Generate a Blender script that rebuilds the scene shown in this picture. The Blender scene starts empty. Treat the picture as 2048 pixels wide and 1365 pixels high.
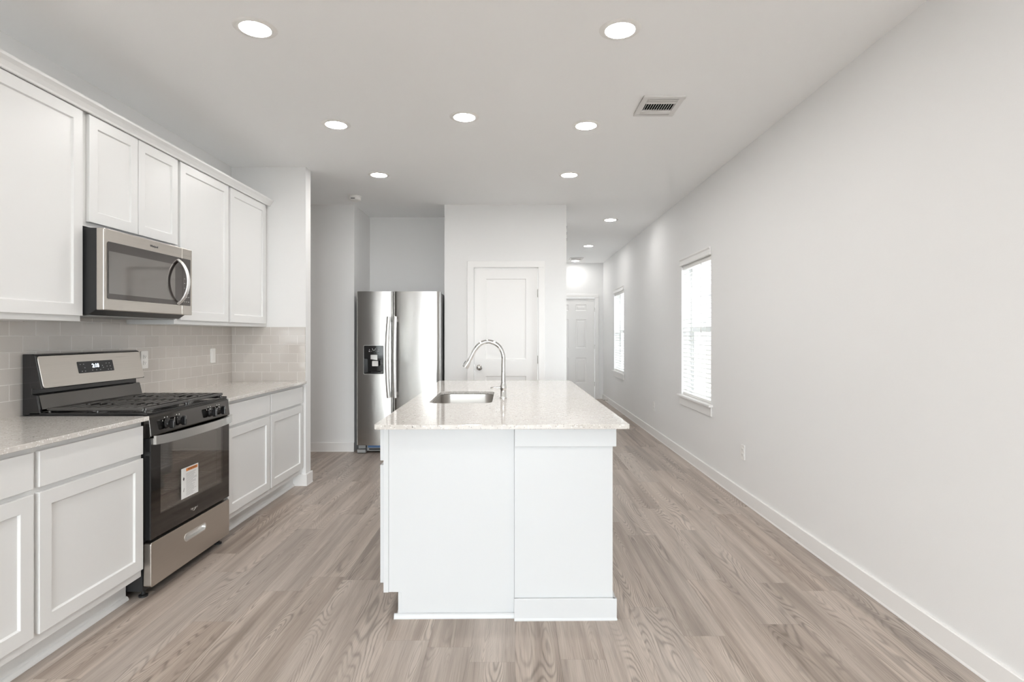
import bpy, bmesh, math, random
from mathutils import Vector, Matrix
random.seed(7)
sc = bpy.context.scene
COL = sc.collection
PI = math.pi

# ------------------------------------------------------------------ camera
HC = 1.30
cam_d = bpy.data.cameras.new('camera')
cam_d.sensor_width = 36.0
cam_d.lens = 1130.0 * 36.0 / 2048.0
cam_d.shift_x = -6.0 / 2048.0
cam_d.shift_y = -13.0 / 2048.0
cam_d.clip_start = 0.05
cam = bpy.data.objects.new('camera', cam_d)
COL.objects.link(cam)
cam.location = (0, 0, HC)
cam.rotation_euler = (PI / 2, 0, 0)
sc.camera = cam

# ------------------------------------------------------------------ light, exposure
SKY = 11.0
SIDE_SKY = 1.6
LAMP = 55.0
w = bpy.data.worlds.new('world')
sc.world = w
w.use_nodes = True
bg = w.node_tree.nodes['Background']
bg.inputs['Color'].default_value = (0.91, 0.965, 1.0, 1)
# hazy sky, brightest behind the camera (towards -y), dimmer beyond the side windows
_nt = w.node_tree
_tc = _nt.nodes.new('ShaderNodeTexCoord')
_sp = _nt.nodes.new('ShaderNodeSeparateXYZ')
_mr = _nt.nodes.new('ShaderNodeMapRange')
_mr.interpolation_type = 'SMOOTHSTEP'
for _k, _v in (('From Min', -0.15), ('From Max', -0.75), ('To Min', SIDE_SKY), ('To Max', SKY)):
    _mr.inputs[_k].default_value = _v
_nt.links.new(_tc.outputs['Generated'], _sp.inputs[0])
_nt.links.new(_sp.outputs[1], _mr.inputs['Value'])
_nt.links.new(_mr.outputs['Result'], bg.inputs['Strength'])
sc.view_settings.view_transform = 'Standard'
sc.view_settings.look = 'None'
sc.view_settings.exposure = 1.36
sc.view_settings.gamma = 1.0
sc.view_settings.use_curve_mapping = False
cy = sc.cycles
cy.max_bounces = 14
cy.diffuse_bounces = 9
cy.glossy_bounces = 6
cy.transparent_max_bounces = 24
cy.sample_clamp_indirect = 6.0
cy.caustics_reflective = False
cy.caustics_refractive = False
cy.use_denoising = True


def portal(name, loc, rot, sx, sy):
    l = bpy.data.lights.new(name, 'AREA')
    l.shape = 'RECTANGLE'
    l.size = sx
    l.size_y = sy
    l.cycles.is_portal = True
    o = bpy.data.objects.new(name, l)
    COL.objects.link(o)
    o.location = loc
    o.rotation_euler = rot
    return o


# ------------------------------------------------------------------ room numbers
CEIL = 2.743
XL, XR = -2.44, 1.778           # left and right wall faces
YB, YF = -4.2, 11.41            # wall behind the camera, front-door wall
YR0, YR1 = 4.86, 4.975          # kitchen end wall
XRE = -1.80                     # its free end
YP = 6.274                      # pantry wall / wall left of the fridge
XA0, XA1 = -1.785, -0.783       # fridge alcove
YA = 6.95
XP = 0.572                      # pantry wall right end
W1 = (5.125, 6.03)              # side windows
W2 = (9.23, 10.135)
WZ0, WZ1 = 0.645, 2.04
RD = (-1.45, 1.05)              # patio door behind the camera
RDZ = 2.10

portal('daylight_portal_patio', (0.5 * (RD[0] + RD[1]), YB - 0.16, RDZ / 2), (PI / 2, 0, 0), RD[1] - RD[0], RDZ)
for wy in (W1, W2):
    portal('daylight_portal_window', (XR + 0.17, 0.5 * (wy[0] + wy[1]), 0.5 * (WZ0 + WZ1)), (0, PI / 2, 0),
           WZ1 - WZ0, wy[1] - wy[0])


# ------------------------------------------------------------------ materials
def principled(name):
    m = bpy.data.materials.new(name)
    m.use_nodes = True
    nt = m.node_tree
    return m, nt, nt.nodes['Principled BSDF']


def simple(name, col, rough=0.5, metal=0.0, spec=0.5, bump=0.0, bscale=300.0, coat=0.0):
    m, nt, p = principled(name)
    p.inputs['Base Color'].default_value = (*col, 1)
    p.inputs['Roughness'].default_value = rough
    p.inputs['Metallic'].default_value = metal
    p.inputs['Specular IOR Level'].default_value = spec
    p.inputs['Coat Weight'].default_value = coat
    tc = nt.nodes.new('ShaderNodeTexCoord')
    n = nt.nodes.new('ShaderNodeTexNoise')
    n.inputs['Scale'].default_value = bscale
    n.inputs['Detail'].default_value = 3
    nt.links.new(tc.outputs['Object'], n.inputs['Vector'])
    if bump > 0:
        b = nt.nodes.new('ShaderNodeBump')
        b.inputs['Strength'].default_value = bump
        b.inputs['Distance'].default_value = 0.002
        nt.links.new(n.outputs['Fac'], b.inputs['Height'])
        nt.links.new(b.outputs['Normal'], p.inputs['Normal'])
    else:
        r = nt.nodes.new('ShaderNodeMapRange')
        r.inputs['To Min'].default_value = max(0.0, rough - 0.02)
        r.inputs['To Max'].default_value = min(1.0, rough + 0.02)
        nt.links.new(n.outputs['Fac'], r.inputs['Value'])
        nt.links.new(r.outputs['Result'], p.inputs['Roughness'])
    return m


def brushed(name, col, rough=0.28, axis='z', amt=0.05):
    """stainless steel with fine brushing along one axis"""
    m, nt, p = principled(name)
    p.inputs['Metallic'].default_value = 1.0
    tc = nt.nodes.new('ShaderNodeTexCoord')
    mp = nt.nodes.new('ShaderNodeMapping')
    s = {'x': (2, 500, 500), 'y': (500, 2, 500), 'z': (500, 500, 2)}[axis]
    mp.inputs['Scale'].default_value = s
    n = nt.nodes.new('ShaderNodeTexNoise')
    n.inputs['Scale'].default_value = 1.0
    n.inputs['Detail'].default_value = 2
    nt.links.new(tc.outputs['Object'], mp.inputs['Vector'])
    nt.links.new(mp.outputs['Vector'], n.inputs['Vector'])
    r = nt.nodes.new('ShaderNodeMapRange')
    r.inputs['To Min'].default_value = rough - amt
    r.inputs['To Max'].default_value = rough + amt
    nt.links.new(n.outputs['Fac'], r.inputs['Value'])
    nt.links.new(r.outputs['Result'], p.inputs['Roughness'])
    mx = nt.nodes.new('ShaderNodeMix')
    mx.data_type = 'RGBA'
    mx.inputs['A'].default_value = (*[c * 0.93 for c in col], 1)
    mx.inputs['B'].default_value = (*[min(1, c * 1.07) for c in col], 1)
    nt.links.new(n.outputs['Fac'], mx.inputs['Factor'])
    nt.links.new(mx.outputs['Result'], p.inputs['Base Color'])
    return m


def emit(name, col, strength):
    m = bpy.data.materials.new(name)
    m.use_nodes = True
    nt = m.node_tree
    nt.nodes.clear()
    o = nt.nodes.new('ShaderNodeOutputMaterial')
    e = nt.nodes.new('ShaderNodeEmission')
    e.inputs['Color'].default_value = (*col, 1)
    e.inputs['Strength'].default_value = strength
    nt.links.new(e.outputs[0], o.inputs['Surface'])
    return m


def pane(name, tint, gloss_col, base_mix, rough=0.0):
    """thin sheet of glass: see-through, with a mirror share"""
    m = bpy.data.materials.new(name)
    m.use_nodes = True
    nt = m.node_tree
    nt.nodes.clear()
    o = nt.nodes.new('ShaderNodeOutputMaterial')
    t = nt.nodes.new('ShaderNodeBsdfTransparent')
    t.inputs['Color'].default_value = (*tint, 1)
    g = nt.nodes.new('ShaderNodeBsdfGlossy')
    g.inputs['Color'].default_value = (*gloss_col, 1)
    g.inputs['Roughness'].default_value = rough
    mix = nt.nodes.new('ShaderNodeMixShader')
    lw = nt.nodes.new('ShaderNodeLayerWeight')
    lw.inputs['Blend'].default_value = 0.3
    mr = nt.nodes.new('ShaderNodeMapRange')
    mr.inputs['To Min'].default_value = base_mix
    mr.inputs['To Max'].default_value = min(1.0, base_mix + 0.5)
    nt.links.new(lw.outputs['Fresnel'], mr.inputs['Value'])
    nt.links.new(mr.outputs['Result'], mix.inputs['Fac'])
    nt.links.new(t.outputs[0], mix.inputs[1])
    nt.links.new(g.outputs[0], mix.inputs[2])
    nt.links.new(mix.outputs[0], o.inputs['Surface'])
    return m


class G:
    """small node-graph helper"""
    def __init__(s, nt):
        s.nt = nt

    def n(s, t, **k):
        x = s.nt.nodes.new(t)
        for a, b in k.items():
            setattr(x, a, b)
        return x

    def put(s, sock, v):
        if hasattr(v, 'is_linked'):
            s.nt.links.new(v, sock)
        else:
            sock.default_value = v

    def m(s, op, a, b=0.0, c=None):
        x = s.n('ShaderNodeMath', operation=op)
        s.put(x.inputs[0], a)
        s.put(x.inputs[1], b)
        if c is not None:
            s.put(x.inputs[2], c)
        return x.outputs[0]

    def vec(s, x, y, z):
        v = s.n('ShaderNodeCombineXYZ')
        s.put(v.inputs[0], x)
        s.put(v.inputs[1], y)
        s.put(v.inputs[2], z)
        return v.outputs[0]

    def noise(s, v, scale=1.0, detail=2.0, rough=0.5, dist=0.0):
        x = s.n('ShaderNodeTexNoise')
        s.put(x.inputs['Vector'], v)
        x.inputs['Scale'].default_value = scale
        x.inputs['Detail'].default_value = detail
        x.inputs['Roughness'].default_value = rough
        x.inputs['Distortion'].default_value = dist
        return x.outputs['Fac']

    def ramp(s, f, stops):
        r = s.n('ShaderNodeValToRGB')
        el = r.color_ramp.elements
        while len(el) < len(stops):
            el.new(0.5)
        for e, (p, c) in zip(el, stops):
            e.position = p
            e.color = (*c, 1)
        s.put(r.inputs['Fac'], f)
        return r.outputs['Color']

    def mix(s, f, a, b, mode='MIX'):
        x = s.n('ShaderNodeMix', data_type='RGBA', blend_type=mode)
        s.put(x.inputs['Factor'], f)
        s.put(x.inputs['A'], a if hasattr(a, 'is_linked') else (*a, 1))
        s.put(x.inputs['B'], b if hasattr(b, 'is_linked') else (*b, 1))
        return x.outputs['Result']

    def rng(s, v, a, b, c, d):
        x = s.n('ShaderNodeMapRange')
        s.put(x.inputs['Value'], v)
        for i, k in enumerate(('From Min', 'From Max', 'To Min', 'To Max')):
            x.inputs[k].default_value = (a, b, c, d)[i]
        return x.outputs['Result']


def floor_material():
    m, nt, p = principled('wood_plank_floor')
    g = G(nt)
    tc = g.n('ShaderNodeTexCoord')
    sp = g.n('ShaderNodeSeparateXYZ')
    nt.links.new(tc.outputs['Object'], sp.inputs[0])
    x, y = sp.outputs[0], sp.outputs[1]
    PW, PL = 0.182, 1.22
    xr = g.m('DIVIDE', x, PW)
    row = g.m('FLOOR', xr)
    fx = g.m('SUBTRACT', xr, row)
    wn = g.n('ShaderNodeTexWhiteNoise', noise_dimensions='1D')
    g.put(wn.inputs['W'], row)
    yr = g.m('ADD', g.m('DIVIDE', y, PL), wn.outputs['Value'])
    colm = g.m('FLOOR', yr)
    fy = g.m('SUBTRACT', yr, colm)
    wn2 = g.n('ShaderNodeTexWhiteNoise', noise_dimensions='2D')
    g.put(wn2.inputs['Vector'], g.vec(row, colm, 0.0))
    pid = wn2.outputs['Value']
    off = g.m('MULTIPLY', pid, 83.0)
    xl = g.m('MULTIPLY', fx, PW)
    # contour lines of a stretched soft field = cathedral grain
    warp = g.noise(g.vec(g.m('MULTIPLY', xl, 14.0), g.m('MULTIPLY', y, 3.2), off), 1.0, 3.0, 0.55)
    field = g.noise(g.vec(g.m('ADD', g.m('MULTIPLY', xl, 10.0), g.m('MULTIPLY', warp, 0.35)), g.m('MULTIPLY', y, 0.95), off), 1.0, 0.6, 0.4)
    rings = g.m('SINE', g.m('MULTIPLY', field, 200.0))
    rings = g.rng(rings, -1, 1, 0, 1)
    mask = g.rng(g.noise(g.vec(g.m('MULTIPLY', xl, 9.0), g.m('MULTIPLY', y, 1.3), g.m('ADD', off, 11.0)), 1.0, 2.0), 0.44, 0.60, 0.06, 1.0)
    fibre = g.noise(g.vec(g.m('MULTIPLY', xl, 260.0), g.m('MULTIPLY', y, 5.0), off), 1.0, 3.0, 0.6)
    streak = g.noise(g.vec(g.m('MULTIPLY', xl, 17.0), g.m('MULTIPLY', y, 0.75), g.m('ADD', off, 5.0)), 1.0, 3.0, 0.5)
    tone = g.m('ADD', g.m('MULTIPLY', g.rng(streak, 0.30, 0.70, 0, 1), 0.66), g.m('MULTIPLY', pid, 0.34))
    base = g.ramp(tone, [(0.0, (0.19, 0.148, 0.120)), (0.32, (0.325, 0.264, 0.222)), (0.65, (0.44, 0.370, 0.318)), (1.0, (0.55, 0.475, 0.415))])
    rs = g.m('MULTIPLY', g.m('SUBTRACT', 0.30, g.m('POWER', rings, 2.6)), g.m('MULTIPLY', mask, 0.42))
    fs = g.m('MULTIPLY', g.m('SUBTRACT', fibre, 0.5), 0.72)
    k = g.m('ADD', g.m('ADD', rs, fs), 1.0)
    wn3 = g.n('ShaderNodeTexWhiteNoise', noise_dimensions='2D')
    g.put(wn3.inputs['Vector'], g.vec(g.m('ADD', row, 57.0), colm, 0.0))
    base = g.mix(g.m('MULTIPLY', wn3.outputs['Value'], 0.30), base, (0.36, 0.335, 0.315))
    shade = g.n('ShaderNodeVectorMath', operation='SCALE')
    nt.links.new(base, shade.inputs[0])
    nt.links.new(k, shade.inputs['Scale'])
    # seams
    ex = g.m('MULTIPLY', g.m('MINIMUM', fx, g.m('SUBTRACT', 1.0, fx)), PW)
    ey = g.m('MULTIPLY', g.m('MINIMUM', fy, g.m('SUBTRACT', 1.0, fy)), PL)
    seam = g.rng(g.m('MINIMUM', ex, ey), 0.0, 0.0013, 0.72, 1.0)
    out = g.n('ShaderNodeVectorMath', operation='SCALE')
    nt.links.new(shade.outputs[0], out.inputs[0])
    nt.links.new(seam, out.inputs['Scale'])
    nt.links.new(out.outputs[0], p.inputs['Base Color'])
    nt.links.new(g.rng(fibre, 0.3, 0.7, 0.34, 0.46), p.inputs['Roughness'])
    p.inputs['Specular IOR Level'].default_value = 0.35
    b = g.n('ShaderNodeBump')
    b.inputs['Strength'].default_value = 0.12
    b.inputs['Distance'].default_value = 0.001
    g.put(b.inputs['Height'], g.m('ADD', fibre, seam))
    nt.links.new(b.outputs[0], p.inputs['Normal'])
    return m


def quartz_material(name, base, chip):
    m, nt, p = principled(name)
    g = G(nt)
    tc = g.n('ShaderNodeTexCoord')
    o = tc.outputs['Object']
    soft = g.noise(o, 34.0, 4.0, 0.6)
    c = g.mix(g.rng(soft, 0.35, 0.65, 0, 1), [b * 0.90 for b in base], base)
    v = g.n('ShaderNodeTexVoronoi')
    v.inputs['Scale'].default_value = 120.0
    g.put(v.inputs['Vector'], o)
    sel = g.n('ShaderNodeSeparateColor')
    g.put(sel.inputs[0], v.outputs['Color'])
    chips = g.m('MULTIPLY', g.m('LESS_THAN', v.outputs['Distance'], 0.34), g.m('GREATER_THAN', sel.outputs[0], 0.66))
    c = g.mix(g.m('MULTIPLY', chips, 0.62), c, chip)
    v2 = g.n('ShaderNodeTexVoronoi')
    v2.inputs['Scale'].default_value = 50.0
    g.put(v2.inputs['Vector'], o)
    sel2 = g.n('ShaderNodeSeparateColor')
    g.put(sel2.inputs[0], v2.outputs['Color'])
    dark = g.m('MULTIPLY', g.m('LESS_THAN', v2.outputs['Distance'], 0.17), g.m('GREATER_THAN', sel2.outputs[0], 0.80))
    c = g.mix(g.m('MULTIPLY', dark, 0.75), c, (0.13, 0.12, 0.12))
    white = g.m('MULTIPLY', g.m('LESS_THAN', v.outputs['Distance'], 0.40), g.m('LESS_THAN', sel.outputs[0], 0.22))
    c = g.mix(g.m('MULTIPLY', white, 0.6), c, (0.88, 0.87, 0.86))
    nt.links.new(c, p.inputs['Base Color'])
    p.inputs['Roughness'].default_value = 0.07
    p.inputs['Specular IOR Level'].default_value = 0.55
    return m


def tile_material(name, horiz, ph):
    """glossy 3x6 subway tile; rows start at the counter"""
    m, nt, p = principled(name)
    g = G(nt)
    tc = g.n('ShaderNodeTexCoord')
    sp = g.n('ShaderNodeSeparateXYZ')
    nt.links.new(tc.outputs['Object'], sp.inputs[0])
    h = g.m('ADD', sp.outputs[0 if horiz == 'x' else 1], ph)
    v = g.vec(h, sp.outputs[2], 0.0)
    br = g.n('ShaderNodeTexBrick')
    br.offset = 0.5
    g.put(br.inputs['Vector'], v)
    br.inputs['Scale'].default_value = 1.0
    br.inputs['Brick Width'].default_value = 0.1525
    br.inputs['Row Height'].default_value = 0.0784
    br.inputs['Mortar Size'].default_value = 0.0016
    br.inputs['Mortar Smooth'].default_value = 0.25
    br.inputs['Bias'].default_value = 0.0
    br.inputs['Color1'].default_value = (0.56, 0.525, 0.49, 1)
    br.inputs['Color2'].default_value = (0.585, 0.55, 0.515, 1)
    br.inputs['Mortar'].default_value = (0.78, 0.75, 0.72, 1)
    nt.links.new(br.outputs['Color'], p.inputs['Base Color'])
    nt.links.new(g.rng(br.outputs['Fac'], 0, 1, 0.07, 0.6), p.inputs['Roughness'])
    b = g.n('ShaderNodeBump', invert=True)
    b.inputs['Strength'].default_value = 0.6
    b.inputs['Distance'].default_value = 0.0015
    nt.links.new(br.outputs['Fac'], b.inputs['Height'])
    nt.links.new(b.outputs[0], p.inputs['Normal'])
    return m


def slat_material():
    m = bpy.data.materials.new('blind_slat_white')
    m.use_nodes = True
    nt = m.node_tree
    p = nt.nodes['Principled BSDF']
    p.inputs['Base Color'].default_value = (0.86, 0.86, 0.85, 1)
    p.inputs['Roughness'].default_value = 0.4
    tr = nt.nodes.new('ShaderNodeBsdfTranslucent')
    tr.inputs['Color'].default_value = (0.8, 0.8, 0.78, 1)
    mix = nt.nodes.new('ShaderNodeMixShader')
    mix.inputs[0].default_value = 0.3
    nt.links.new(p.outputs[0], mix.inputs[1])
    nt.links.new(tr.outputs[0], mix.inputs[2])
    nt.links.new(mix.outputs[0], nt.nodes['Material Output'].inputs['Surface'])
    return m


M = {}
M['wall'] = simple('wall_paint', (0.795, 0.793, 0.790), 0.62, spec=0.3, bump=0.10, bscale=170)
M['ceil'] = simple('ceiling_paint', (0.91, 0.915, 0.918), 0.75, spec=0.2, bump=0.10, bscale=150)
M['trim'] = simple('trim_paint', (0.82, 0.81, 0.80), 0.35)
M['door'] = simple('door_paint', (0.83, 0.82, 0.81), 0.38)
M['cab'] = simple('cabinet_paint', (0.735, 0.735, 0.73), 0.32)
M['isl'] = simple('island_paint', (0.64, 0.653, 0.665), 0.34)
M['floor'] = floor_material()
M['quartz'] = quartz_material('quartz_speckled', (0.665, 0.635, 0.60), (0.33, 0.29, 0.265))
M['tile_l'] = tile_material('subway_tile_left', 'y', 0.03)
M['tile_r'] = tile_material('subway_tile_end', 'x', 2.25 + 0.1525)
M['steel'] = brushed('stainless_steel', (0.56, 0.52, 0.475), 0.30, 'y')
M['steel_v'] = brushed('stainless_steel_fridge', (0.45, 0.437, 0.42), 0.25, 'x', 0.04)
M['steel_sink'] = brushed('stainless_sink', (0.50, 0.48, 0.455), 0.36, 'x', 0.05)
M['satin'] = simple('satin_metal', (0.72, 0.71, 0.69), 0.26, metal=1)
M['chrome'] = simple('chrome', (0.72, 0.72, 0.715), 0.05, metal=1)
M['nickel'] = simple('nickel', (0.50, 0.485, 0.46), 0.22, metal=1)
M['black'] = simple('black_enamel', (0.012, 0.012, 0.013), 0.10, spec=0.7)
M['black_m'] = simple('black_matte', (0.018, 0.018, 0.019), 0.42)
M['iron'] = simple('cast_iron', (0.05, 0.047, 0.044), 0.26, spec=0.9, bump=0.15, bscale=500)
M['duct_shade'] = simple('duct_shade_black', (0.002, 0.002, 0.002), 0.9, spec=0.05)
M['bglass'] = simple('black_glass', (0.105, 0.098, 0.094), 0.05, metal=1)
M['mglass'] = simple('microwave_window', (0.27, 0.255, 0.245), 0.06, metal=1)
M['mglass_d'] = simple('microwave_dark_glass', (0.135, 0.125, 0.12), 0.07, metal=1)
M['oglass'] = pane('oven_window_glass', (0.78, 0.77, 0.76), (0.9, 0.88, 0.86), 0.13, 0.02)
M['grey_p'] = simple('grey_plastic', (0.33, 0.33, 0.33), 0.4)
M['cavity'] = simple('oven_cavity_enamel', (0.16, 0.155, 0.15), 0.4)
M['dgrey'] = simple('dark_grey_metal', (0.11, 0.11, 0.115), 0.35, metal=0.3)
M['vgrey'] = simple('fridge_side_grey', (0.42, 0.42, 0.425), 0.45)
M['satin_l'] = simple('satin_handle', (0.80, 0.79, 0.775), 0.42, metal=1)
M['gloss_b'] = simple('glossy_black_panel', (0.125, 0.118, 0.112), 0.09, metal=1)
M['white_p'] = simple('white_plastic', (0.83, 0.82, 0.80), 0.35)
M['vent_w'] = simple('vent_white', (0.72, 0.71, 0.70), 0.45)
M['blue_film'] = simple('blue_film', (0.10, 0.20, 0.40), 0.35)
M['paper'] = simple('sticker_paper', (0.80, 0.80, 0.79), 0.55)
M['orange'] = simple('sticker_orange', (0.72, 0.24, 0.05), 0.55)
M['ink'] = simple('sticker_ink', (0.03, 0.03, 0.03), 0.6)
M['ink_g'] = simple('sticker_ink_grey', (0.38, 0.38, 0.38), 0.6)
M['lamp'] = emit('lamp_diffuser', (1.0, 0.978, 0.95), LAMP)
M['lamp_hall'] = emit('lamp_diffuser_corridor', (1.0, 0.978, 0.95), LAMP * 0.7)
M['clock'] = emit('clock_digits', (0.75, 0.87, 1.0), 2.6)
M['icon'] = simple('button_print', (0.45, 0.45, 0.44), 0.5)
M['slat'] = slat_material()
M['vinyl'] = simple('window_vinyl', (0.80, 0.80, 0.80), 0.4)
M['pane'] = pane('window_glass', (0.97, 0.98, 0.98), (1, 1, 1), 0.03)
M['grass'] = simple('outdoor_ground', (0.72, 0.71, 0.69), 0.9, bump=0.3, bscale=20)
M['siding'] = simple('neighbour_siding', (0.55, 0.56, 0.57), 0.7)
M['roof'] = simple('neighbour_roof', (0.20, 0.20, 0.21), 0.9)
M['nwin'] = simple('neighbour_window', (0.10, 0.12, 0.14), 0.2)
M['fence'] = simple('fence_wood', (0.35, 0.32, 0.29), 0.8)


# ------------------------------------------------------------------ mesh building
class MB:
    def __init__(s):
        s.v, s.f, s.sm = [], [], []

    def add(s, verts, faces, smooth=False):
        b = len(s.v)
        s.v += [Vector(v) for v in verts]
        for f in faces:
            s.f.append([b + i for i in f])
            s.sm.append(smooth)
        return s

    def box(s, x0, x1, y0, y1, z0, z1):
        v = [(x, y, z) for z in (z0, z1) for y in (y0, y1) for x in (x0, x1)]
        return s.add(v, [(0, 2, 3, 1), (4, 5, 7, 6), (0, 1, 5, 4), (2, 6, 7, 3), (0, 4, 6, 2), (1, 3, 7, 5)])

    def prism(s, poly, fn, a, b, smooth=False):
        """poly: 2D outline; fn(p, q, t) -> xyz; from t=a to t=b"""
        n = len(poly)
        v = [fn(p, q, a) for p, q in poly] + [fn(p, q, b) for p, q in poly]
        s.add(v, [])
        base = len(s.v) - 2 * n
        for i in range(n):
            j = (i + 1) % n
            s.f.append([base + i, base + j, base + n + j, base + n + i])
            s.sm.append(smooth)
        s.f.append([base + i for i in range(n)][::-1])
        s.sm.append(False)
        s.f.append([base + n + i for i in range(n)])
        s.sm.append(False)
        return s

    def tube(s, pts, r, n=12, cap=True, flat=1.0, up=None):
        pts = [Vector(p) for p in pts]
        rs = r if isinstance(r, (list, tuple)) else [r] * len(pts)
        base = len(s.v)
        prev = None
        for i, p in enumerate(pts):
            a = pts[max(0, i - 1)]
            b = pts[min(len(pts) - 1, i + 1)]
            t = (b - a).normalized()
            if prev is None:
                u = Vector(up) if up else (Vector((0, 0, 1)) if abs(t.z) < 0.9 else Vector((0, 1, 0)))
            else:
                u = prev
            u = (u - t * u.dot(t)).normalized()
            prev = u
            w_ = t.cross(u)
            for k in range(n):
                a_ = 2 * PI * k / n
                s.v.append(p + (u * math.cos(a_) + w_ * math.sin(a_) * flat) * rs[i])
        for i in range(len(pts) - 1):
            for k in range(n):
                k2 = (k + 1) % n
                s.f.append([base + i * n + k, base + i * n + k2, base + (i + 1) * n + k2, base + (i + 1) * n + k])
                s.sm.append(True)
        if cap:
            s.f.append([base + k for k in range(n)][::-1])
            s.sm.append(False)
            e = base + (len(pts) - 1) * n
            s.f.append([e + k for k in range(n)])
            s.sm.append(False)
        return s

    def lathe(s, prof, c, axis='z', n=24, sign=1, smooth=True, close=False):
        """prof: (radius, height) pairs along the axis, starting at c"""
        base = len(s.v)
        c = Vector(c)
        for r, h in prof:
            for k in range(n):
                a = 2 * PI * k / n
                p, q = r * math.cos(a), r * math.sin(a)
                d = {'z': (p, q, h * sign), 'x': (h * sign, p, q), 'y': (p, h * sign, q)}[axis]
                s.v.append(c + Vector(d))
        m = len(prof)
        rng = range(m) if close else range(m - 1)
        for i in rng:
            i2 = (i + 1) % m
            for k in range(n):
                k2 = (k + 1) % n
                s.f.append([base + i * n + k, base + i * n + k2, base + i2 * n + k2, base + i2 * n + k])
                s.sm.append(smooth)
        if not close:
            if prof[0][0] > 1e-6:
                s.f.append([base + k for k in range(n)][::-1])
                s.sm.append(False)
            if prof[-1][0] > 1e-6:
                s.f.append([base + (m - 1) * n + k for k in range(n)])
                s.sm.append(False)
        return s


def rrect(x0, x1, y0, y1, r, n=6):
    out = []
    for cx, cyy, a0 in ((x1 - r, y1 - r, 0), (x0 + r, y1 - r, PI / 2), (x0 + r, y0 + r, PI), (x1 - r, y0 + r, 1.5 * PI)):
        for i in range(n + 1):
            a = a0 + PI / 2 * i / n
            out.append((cx + r * math.cos(a), cyy + r * math.sin(a)))
    return out


ORG = {}


def obj(name, mb, mat, parent=None, org=None, bevel=0.0, seg=2, label=None):
    o_ = Vector(org) if org is not None else (ORG[parent.name] if parent is not None else Vector((0, 0, 0)))
    me = bpy.data.meshes.new(name)
    me.from_pydata([v - o_ for v in mb.v], [], mb.f)
    bm = bmesh.new()
    bm.from_mesh(me)
    for i, f in enumerate(bm.faces):
        f.smooth = mb.sm[i]
    bmesh.ops.remove_doubles(bm, verts=bm.verts, dist=1e-6)
    bmesh.ops.recalc_face_normals(bm, faces=bm.faces)
    for e in bm.edges:
        if len(e.link_faces) == 2 and e.calc_face_angle(0) > math.radians(38):
            e.smooth = False
    bm.to_mesh(me)
    bm.free()
    me.materials.append(M[mat] if isinstance(mat, str) else mat)
    ob = bpy.data.objects.new(name, me)
    COL.objects.link(ob)
    if parent is not None:
        ob.parent = parent
    else:
        ob.location = o_
    ORG[ob.name] = o_
    if bevel > 0:
        bv = ob.modifiers.new('bevel', 'BEVEL')
        bv.width = bevel
        bv.segments = seg
        bv.limit_method = 'ANGLE'
        bv.angle_limit = math.radians(40)
    if label:
        ob['label'] = label
    return ob


def tag(o, label, cat, group=None):
    o['label'] = label
    o['category'] = cat
    if group:
        o['group'] = group
    return o


def thing(name, label, cat, org, group=None):
    o = bpy.data.objects.new(name, None)
    COL.objects.link(o)
    o.empty_display_size = 0.1
    o.location = org
    ORG[o.name] = Vector(org)
    return tag(o, label, cat, group)


def struct(name, mb, mat, parent=None, bevel=0.0, org=None):
    o = obj(name, mb, mat, parent, org, bevel)
    if parent is None:
        o['kind'] = 'structure'
    return o


def dup(root, loc, label, group=None):
    r = root.copy()
    COL.objects.link(r)
    r.location = loc
    r['label'] = label
    if group:
        r['group'] = group
    for ch in list(root.children):
        c = ch.copy()
        COL.objects.link(c)
        c.parent = r
        for gch in list(ch.children):
            d = gch.copy()
            COL.objects.link(d)
            d.parent = c
    return r


def text_mesh(txt, size, fn, extr=0.0006):
    """mesh letters; fn(u, v, n) -> xyz, centred on (0,0)"""
    cu = bpy.data.curves.new('lettering', 'FONT')
    cu.body = txt
    cu.size = size
    cu.align_x = 'CENTER'
    cu.align_y = 'CENTER'
    cu.extrude = extr
    cu.resolution_u = 3
    to = bpy.data.objects.new('lettering', cu)
    COL.objects.link(to)
    bpy.context.view_layer.update()
    me = bpy.data.meshes.new_from_object(to.evaluated_get(bpy.context.evaluated_depsgraph_get()))
    mb = MB()
    mb.add([fn(v.co.x, v.co.y, v.co.z + extr) for v in me.vertices], [list(p.vertices) for p in me.polygons])
    bpy.data.objects.remove(to)
    bpy.data.curves.remove(cu)
    bpy.data.meshes.remove(me)
    return mb


def shaker(mb, fn, w_, h, t=0.019, st=0.057, rec=0.010):
    """shaker panel; fn(u, v, n) -> xyz, front at n=t"""
    a, b = st, st + 0.003
    L = [(0, 0, 0), (w_, 0, 0), (w_, h, 0), (0, h, 0),
         (0, 0, t), (w_, 0, t), (w_, h, t), (0, h, t),
         (a, a, t), (w_ - a, a, t), (w_ - a, h - a, t), (a, h - a, t),
         (b, b, t - rec), (w_ - b, b, t - rec), (w_ - b, h - b, t - rec), (b, h - b, t - rec)]
    F = [(3, 2, 1, 0)]
    for r0, r1 in ((0, 4), (4, 8), (8, 12)):
        for i in range(4):
            j = (i + 1) % 4
            F.append((r0 + i, r0 + j, r1 + j, r1 + i))
    F.append((12, 13, 14, 15))
    mb.add([fn(*p) for p in L], F)
    return mb


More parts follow.
